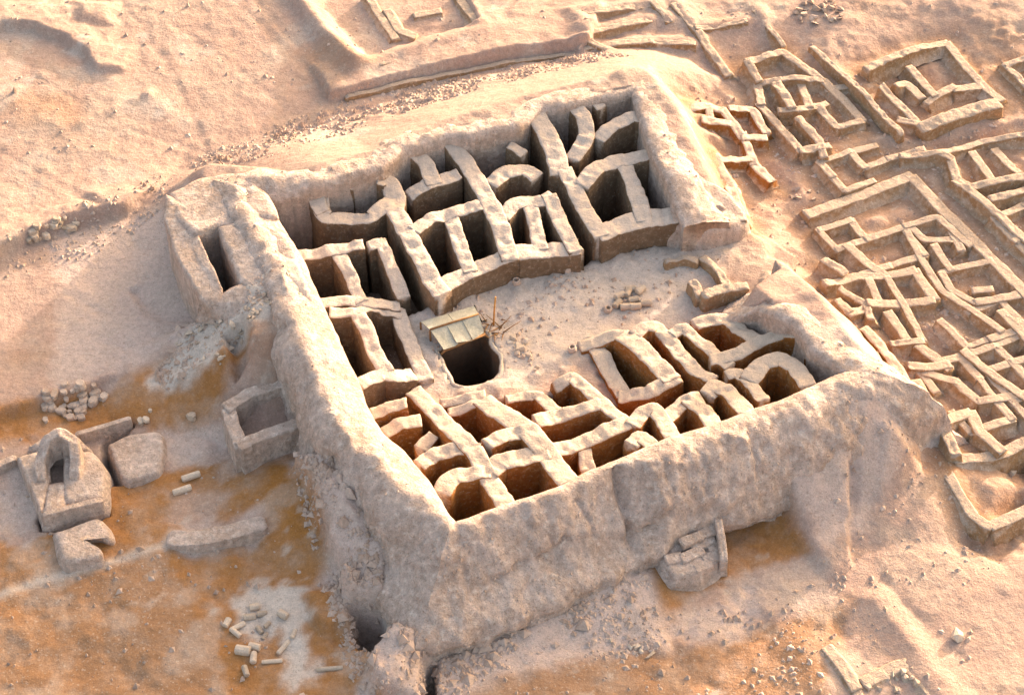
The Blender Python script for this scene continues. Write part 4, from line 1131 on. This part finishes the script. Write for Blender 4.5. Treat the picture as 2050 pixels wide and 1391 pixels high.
for kd, mat, tagm in (('block', MS, 'p'), ('block', MSR, 'r'), ('rock', MS, 'p'), ('rock', MSR, 'r'), ('drum', MS, 'p'), ('pot', MSR, 'r')):
    lst = []
    for s in range(4):
        m_ = rock_mesh(kd, s * 13 + len(RM))
        m_.materials.append(mat)
        lst.append(m_)
    RM[(kd, tagm)] = lst

def stone(px, py, size, kd='block', tm='p', name='stone_block', label='', cat='stone', group=None, yaw=None, lie=False, tilt=0.15):
    x, y, z = hit(px, py)
    z = float(ZR(z))
    o = bpy.data.objects.new(name, rnd.choice(RM[(kd, tm)]))
    COL.objects.link(o)
    l, b, h = size
    yaw = rnd.uniform(0, math.pi) if yaw is None else yaw
    if lie:   # a drum lying on its side: axis horizontal
        o.rotation_euler = (math.pi / 2, 0, yaw)
        o.scale = (b, h, l)
        ax = np.array([math.sin(yaw), -math.cos(yaw), 0]) * l * 0.5     # +z local goes to -y rotated by yaw
        o.location = (x - ax[0], y - ax[1], z + h * rnd.uniform(0.2, 0.4))
    else:
        o.rotation_euler = (rnd.uniform(-tilt, tilt), rnd.uniform(-tilt, tilt), yaw)
        o.scale = (l, b, h)
        o.location = (x, y, z - rnd.uniform(0.12, 0.4) * h)
    return tag(o, label, cat, group)

def in_poly(P, x, y):
    ins = False
    for i in range(len(P)):
        x0, y0 = P[i]; x1, y1 = P[(i + 1) % len(P)]
        if (y0 > y) != (y1 > y) and x < (x1 - x0) * (y - y0) / (y1 - y0) + x0: ins = not ins
    return ins
def spray(poly, n, smin, smax, label, group, kd='block', tm='p', long=1.6, name='stone_block'):
    xs = [p[0] for p in poly]; ys = [p[1] for p in poly]; k = 0
    while k < n:
        a, b = rnd.uniform(min(xs), max(xs)), rnd.uniform(min(ys), max(ys))
        if not in_poly(poly, a, b): continue
        s = smin + (smax * 1.15 - smin) * rnd.random() ** 1.7
        stone(a, b, (s * rnd.uniform(1.0, long), s, s * rnd.uniform(.6, .9)), kd, tm, name, label, 'stone', group)
        k += 1
spray([(55, 492), (70, 458), (110, 440), (150, 430), (155, 455), (100, 480)], 24, .22, .42, 'pale stone scattered along the terrace edge above the shaded hollow', 'stones along the terrace edge')
spray([(120, 815), (140, 785), (165, 765), (205, 775), (212, 800), (180, 815), (165, 840), (110, 845)], 38, .26, .42, 'pinkish stone lying in the dense heap behind the tomb', 'stones heaped behind the tomb', tm='r')
spray([(78, 845), (85, 800), (120, 740), (140, 760), (120, 800), (100, 845)], 11, .28, .42, 'pinkish stone scattered loosely beside the dense heap behind the tomb', 'stones beside the heap', tm='r')
spray([(485, 640), (490, 605), (520, 585), (565, 560), (572, 600), (530, 625), (510, 648)], 42, .14, .3, 'small stone in the rubble on top of the causeway head', 'rubble at the causeway head', 'rock')
spray([(345, 690), (400, 650), (480, 640), (505, 690), (440, 730), (380, 720)], 42, .14, .34, 'small stone strewn over the rubble causeway slope', 'rubble on the causeway', 'rock')
spray([(1588, 20), (1610, 0), (1690, 2), (1690, 40), (1640, 50), (1600, 45)], 40, .25, .5, 'stone in the heap on open sand far behind the houses', 'stone heap behind the houses', 'rock', 'r')
spray([(862, 615), (870, 598), (905, 595), (912, 608), (885, 618)], 11, .2, .36, 'stone dumped at the foot of the north rooms near the shelter', 'stones near the shelter', 'rock')
spray([(1010, 680), (1035, 670), (1078, 710), (1075, 745), (1050, 735)], 15, .2, .42, 'stone strewn along the courtyard beside the well pit', 'stones beside the well', 'rock')
spray([(1575, 405), (1590, 380), (1640, 372), (1650, 390), (1620, 402)], 12, .22, .36, 'stone on the path outside the fort gate', 'stones on the gate path', 'rock', 'r')
spray([(1275, 1325), (1300, 1290), (1215, 1280), (1230, 1310)], 6, .18, .3, 'pale stone lying below the grey debris spur', 'stones below the debris spur', 'rock')
spray([(230, 860), (330, 800), (400, 830), (430, 850), (300, 850)], 5, .2, .32, 'single pale stone on ochre sand between the tomb and annex', 'stones on the ochre sand')
spray([(1345, 1085), (1410, 1060), (1440, 1100), (1400, 1140), (1360, 1130)], 12, .3, .5, 'stone fallen on the masonry outwork', 'fallen outwork stones', 'rock')
spray([(1735, 1375), (1800, 1340), (1815, 1340), (1840, 1375), (1760, 1391)], 12, .25, .42, 'stone heaped in the footing at the slope bottom', 'stones in the footing', 'rock')
DRG = 'pale column drum or block lying in the ring of fallen pieces on the ochre sand'
for px, py, l, b, yw in ((455, 1248, .5, .35, 1.2), (472, 1268, .7, .28, -.7), (478, 1255, .7, .28, .6), (510, 1218, .5, .4, .3), (500, 1237, .6, .35, .2), (525, 1230, .5, .3, .2), (520, 1262, .5, .25, -.9), (535, 1252, .4, .22, .9),
                         (567, 1233, .55, .4, -.6), (487, 1304, .75, .5, -.2), (510, 1296, .6, .38, -.3), (508, 1318, .62, .34, 1.6), (568, 1298, .9, .24, 1.0), (588, 1270, .5, .22, 1.3), (492, 1345, .6, .3, -1.2), (530, 1275, .4, .2, 1.1)):
    stone(px, py, (l, b, b), 'drum', 'p', 'column_drum', DRG, 'stone', 'drums in the ring', yaw=yw + math.pi / 2, lie=True)
for px, py in ((383, 957), (365, 983)):
    stone(px, py, (1.0, .36, .36), 'drum', 'p', 'column_drum', 'long pale column shaft lying on ochre sand by the flat platform, one of a pair', 'stone', 'pair of shafts', yaw=math.pi / 2 + .45, lie=True)
for px, py, l in ((660, 1340, 1.3), (545, 1325, 1.0)):
    stone(px, py, (l, .22, .22), 'drum', 'p', 'column_shaft', 'slender pale shaft lying at the foot of the shaded debris', 'stone', 'slender shafts', yaw=math.pi / 2 + .1, lie=True)
for px, py, yw in ((1240, 596, .6), (1256, 590, 1.2), (1268, 603, .3), (1252, 618, .1), (1272, 618, .15), (1292, 610, .1), (1236, 612, 1.0), (1262, 582, .2), (1282, 585, .8)):
    stone(px, py, (.62, .4, .4), 'drum', 'p', 'column_drum', 'pale column drum lying in the group on the courtyard floor', 'stone', 'courtyard drums', yaw=yw + math.pi / 2, lie=True)
for px, py, lb in ((1035, 566, 'hollow jar rim set upright at the foot of the north rooms'), (1135, 543, 'hollow jar rim set upright at the foot of the north rooms'), (1146, 702, 'hollow jar rim standing alone between well and south rooms'),
                   (1212, 681, 'hollow jar rim standing on the back wall edge of the deep dark room'), (1216, 622, 'hollow jar rim standing at the end of the courtyard drums')):
    stone(px, py, (.5, .5, .45), 'pot', 'r', 'stone_jar', lb, 'jar', 'courtyard jars', tilt=.25)
for px, py in ((2029, 932), (2026, 952)):
    stone(px, py, (.5, .5, .45), 'rock', 'p', 'boulder', 'round pale boulder on the sandy floor of the sunken house', 'boulder', 'boulders in the sunken house')
stone(385, 836, (.42, .4, .34), 'block', 'p', 'stone_block', 'square pale block alone on the ochre sand near the annex', 'stone')
stone(1301, 1312, (.7, .2, .2), 'rock', 'p', 'stone_chip', 'small white chip on brown earth below the debris spur', 'stone')
stone(1915, 1275, (.75, .7, .5), 'rock', 'p', 'boulder', 'grey boulder alone on the slope beside the worn paths', 'boulder')

# fine rubble nobody could count
rb = np.random.RandomState(5)
def rubble(name, label, zones, smin, smax):
    Vs = []; Fs = []; k = 0
    base = np.array([(1, 0, 0), (0, 1, 0), (-1, 0, 0), (0, -1, 0), (0, 0, 1), (0, 0, -.6)])
    bf = [(0, 1, 4), (1, 2, 4), (2, 3, 4), (3, 0, 4), (1, 0, 5), (2, 1, 5), (3, 2, 5), (0, 3, 5)]
    def put(x, y, zz, s):
        nonlocal k
        q = base * (s * rb.uniform(.7, 1.4, 3)) * (1 + rb.uniform(-.25, .25, (6, 3)))
        a = rb.uniform(0, 6.28); ca_, sa_ = math.cos(a), math.sin(a)
        q = np.column_stack([q[:, 0] * ca_ - q[:, 1] * sa_, q[:, 0] * sa_ + q[:, 1] * ca_, q[:, 2] * (.8 if zz > 2.4 else 2.0)])
        Vs.append(q + [x, y, zz - s * .05]); Fs.extend([tuple(i + k for i in f) for f in bf]); k += 6
    W_ = WALLPTS[0]
    for p in W_[rb.choice(len(W_), 1100, replace=False)]:
        if p[2] > 5.6 and rb.rand() < .6: continue
        put(p[0], p[1], p[2], 0.03 + 0.09 * rb.rand() ** 2)
    for poly, n in zones:
        P = pts(poly, 3.2 if poly[0][0] == 300 else 1.5)
        mn, mx = P.min(0), P.max(0)
        c = 0
        while c < n:
            m = 4 * n
            xy = mn + rb.rand(m, 2) * (mx - mn)
            ok = (poly_sd(P, xy[:, 0], xy[:, 1]) < 0) & (fbm(xy[:, 0], xy[:, 1], 2, 2.2, 2) > rb.rand(m) * 0.8 - 0.45)
            d2 = poly_sd(INNER, xy[:, 0], xy[:, 1]); d3 = poly_sd(COURT, xy[:, 0], xy[:, 1])
            ok &= (d2 > 1.2) | (d3 < -0.2)
            xy = xy[ok][:n - c]
            if not len(xy): break
            z_ = gz(xy[:, 0], xy[:, 1])
            for (x, y), zz in zip(xy, z_):
                if zz < -3: continue
                s = smin + (smax - smin) * rb.rand() ** 2.5
                put(x, y, zz, s)
            c += len(xy)
    o = mesh(name, np.vstack(Vs), Fs, MRB, None, smooth=False)
    return tag(o, label, 'rubble', kind='stuff')
rubble('rubble', 'fine stones and broken mud brick strewn over the ground and debris banks',
       [([(350, 330), (700, 200), (1180, 110), (1260, 160), (900, 250), (540, 360)], 2800),
        ([(590, 950), (700, 960), (800, 1180), (1000, 1240), (1280, 1100), (1340, 1290), (1200, 1310), (860, 1391), (720, 1391), (640, 1170)], 2600),
        ([(1550, 830), (1860, 890), (1950, 1030), (2040, 1150), (1900, 1391), (1450, 1391), (1650, 1110)], 330),
        ([(300, 730), (440, 600), (580, 550), (590, 640), (500, 700), (330, 760)], 900),
        ([(0, 500), (330, 350), (440, 380), (200, 500), (0, 560)], 350),
        ([(0, 0), (2050, 0), (2050, 260), (1250, 150), (0, 480)], 420),
        ([(0, 850), (600, 930), (700, 1391), (0, 1391)], 220),
        ([(1380, 200), (2050, 240), (2050, 900), (1900, 900), (1500, 450)], 1200),
        ([(870, 620), (1480, 450), (1420, 600), (1000, 790), (860, 780)], 420),
        ([(1000, 1290), (1700, 1150), (1650, 1391), (1000, 1391)], 200)], 0.035, 0.2)
rubble('mud_lumps', 'larger fallen lumps of mud brick gathered at the foot of the fort walls', [([(600, 940), (690, 1000), (760, 1180), (860, 1310), (1000, 1250), (1280, 1130), (1300, 1200), (1000, 1330), (740, 1400), (660, 1180)], 170), ([(340, 690), (440, 610), (560, 570), (560, 650), (400, 740)], 60)], 0.12, 0.42)
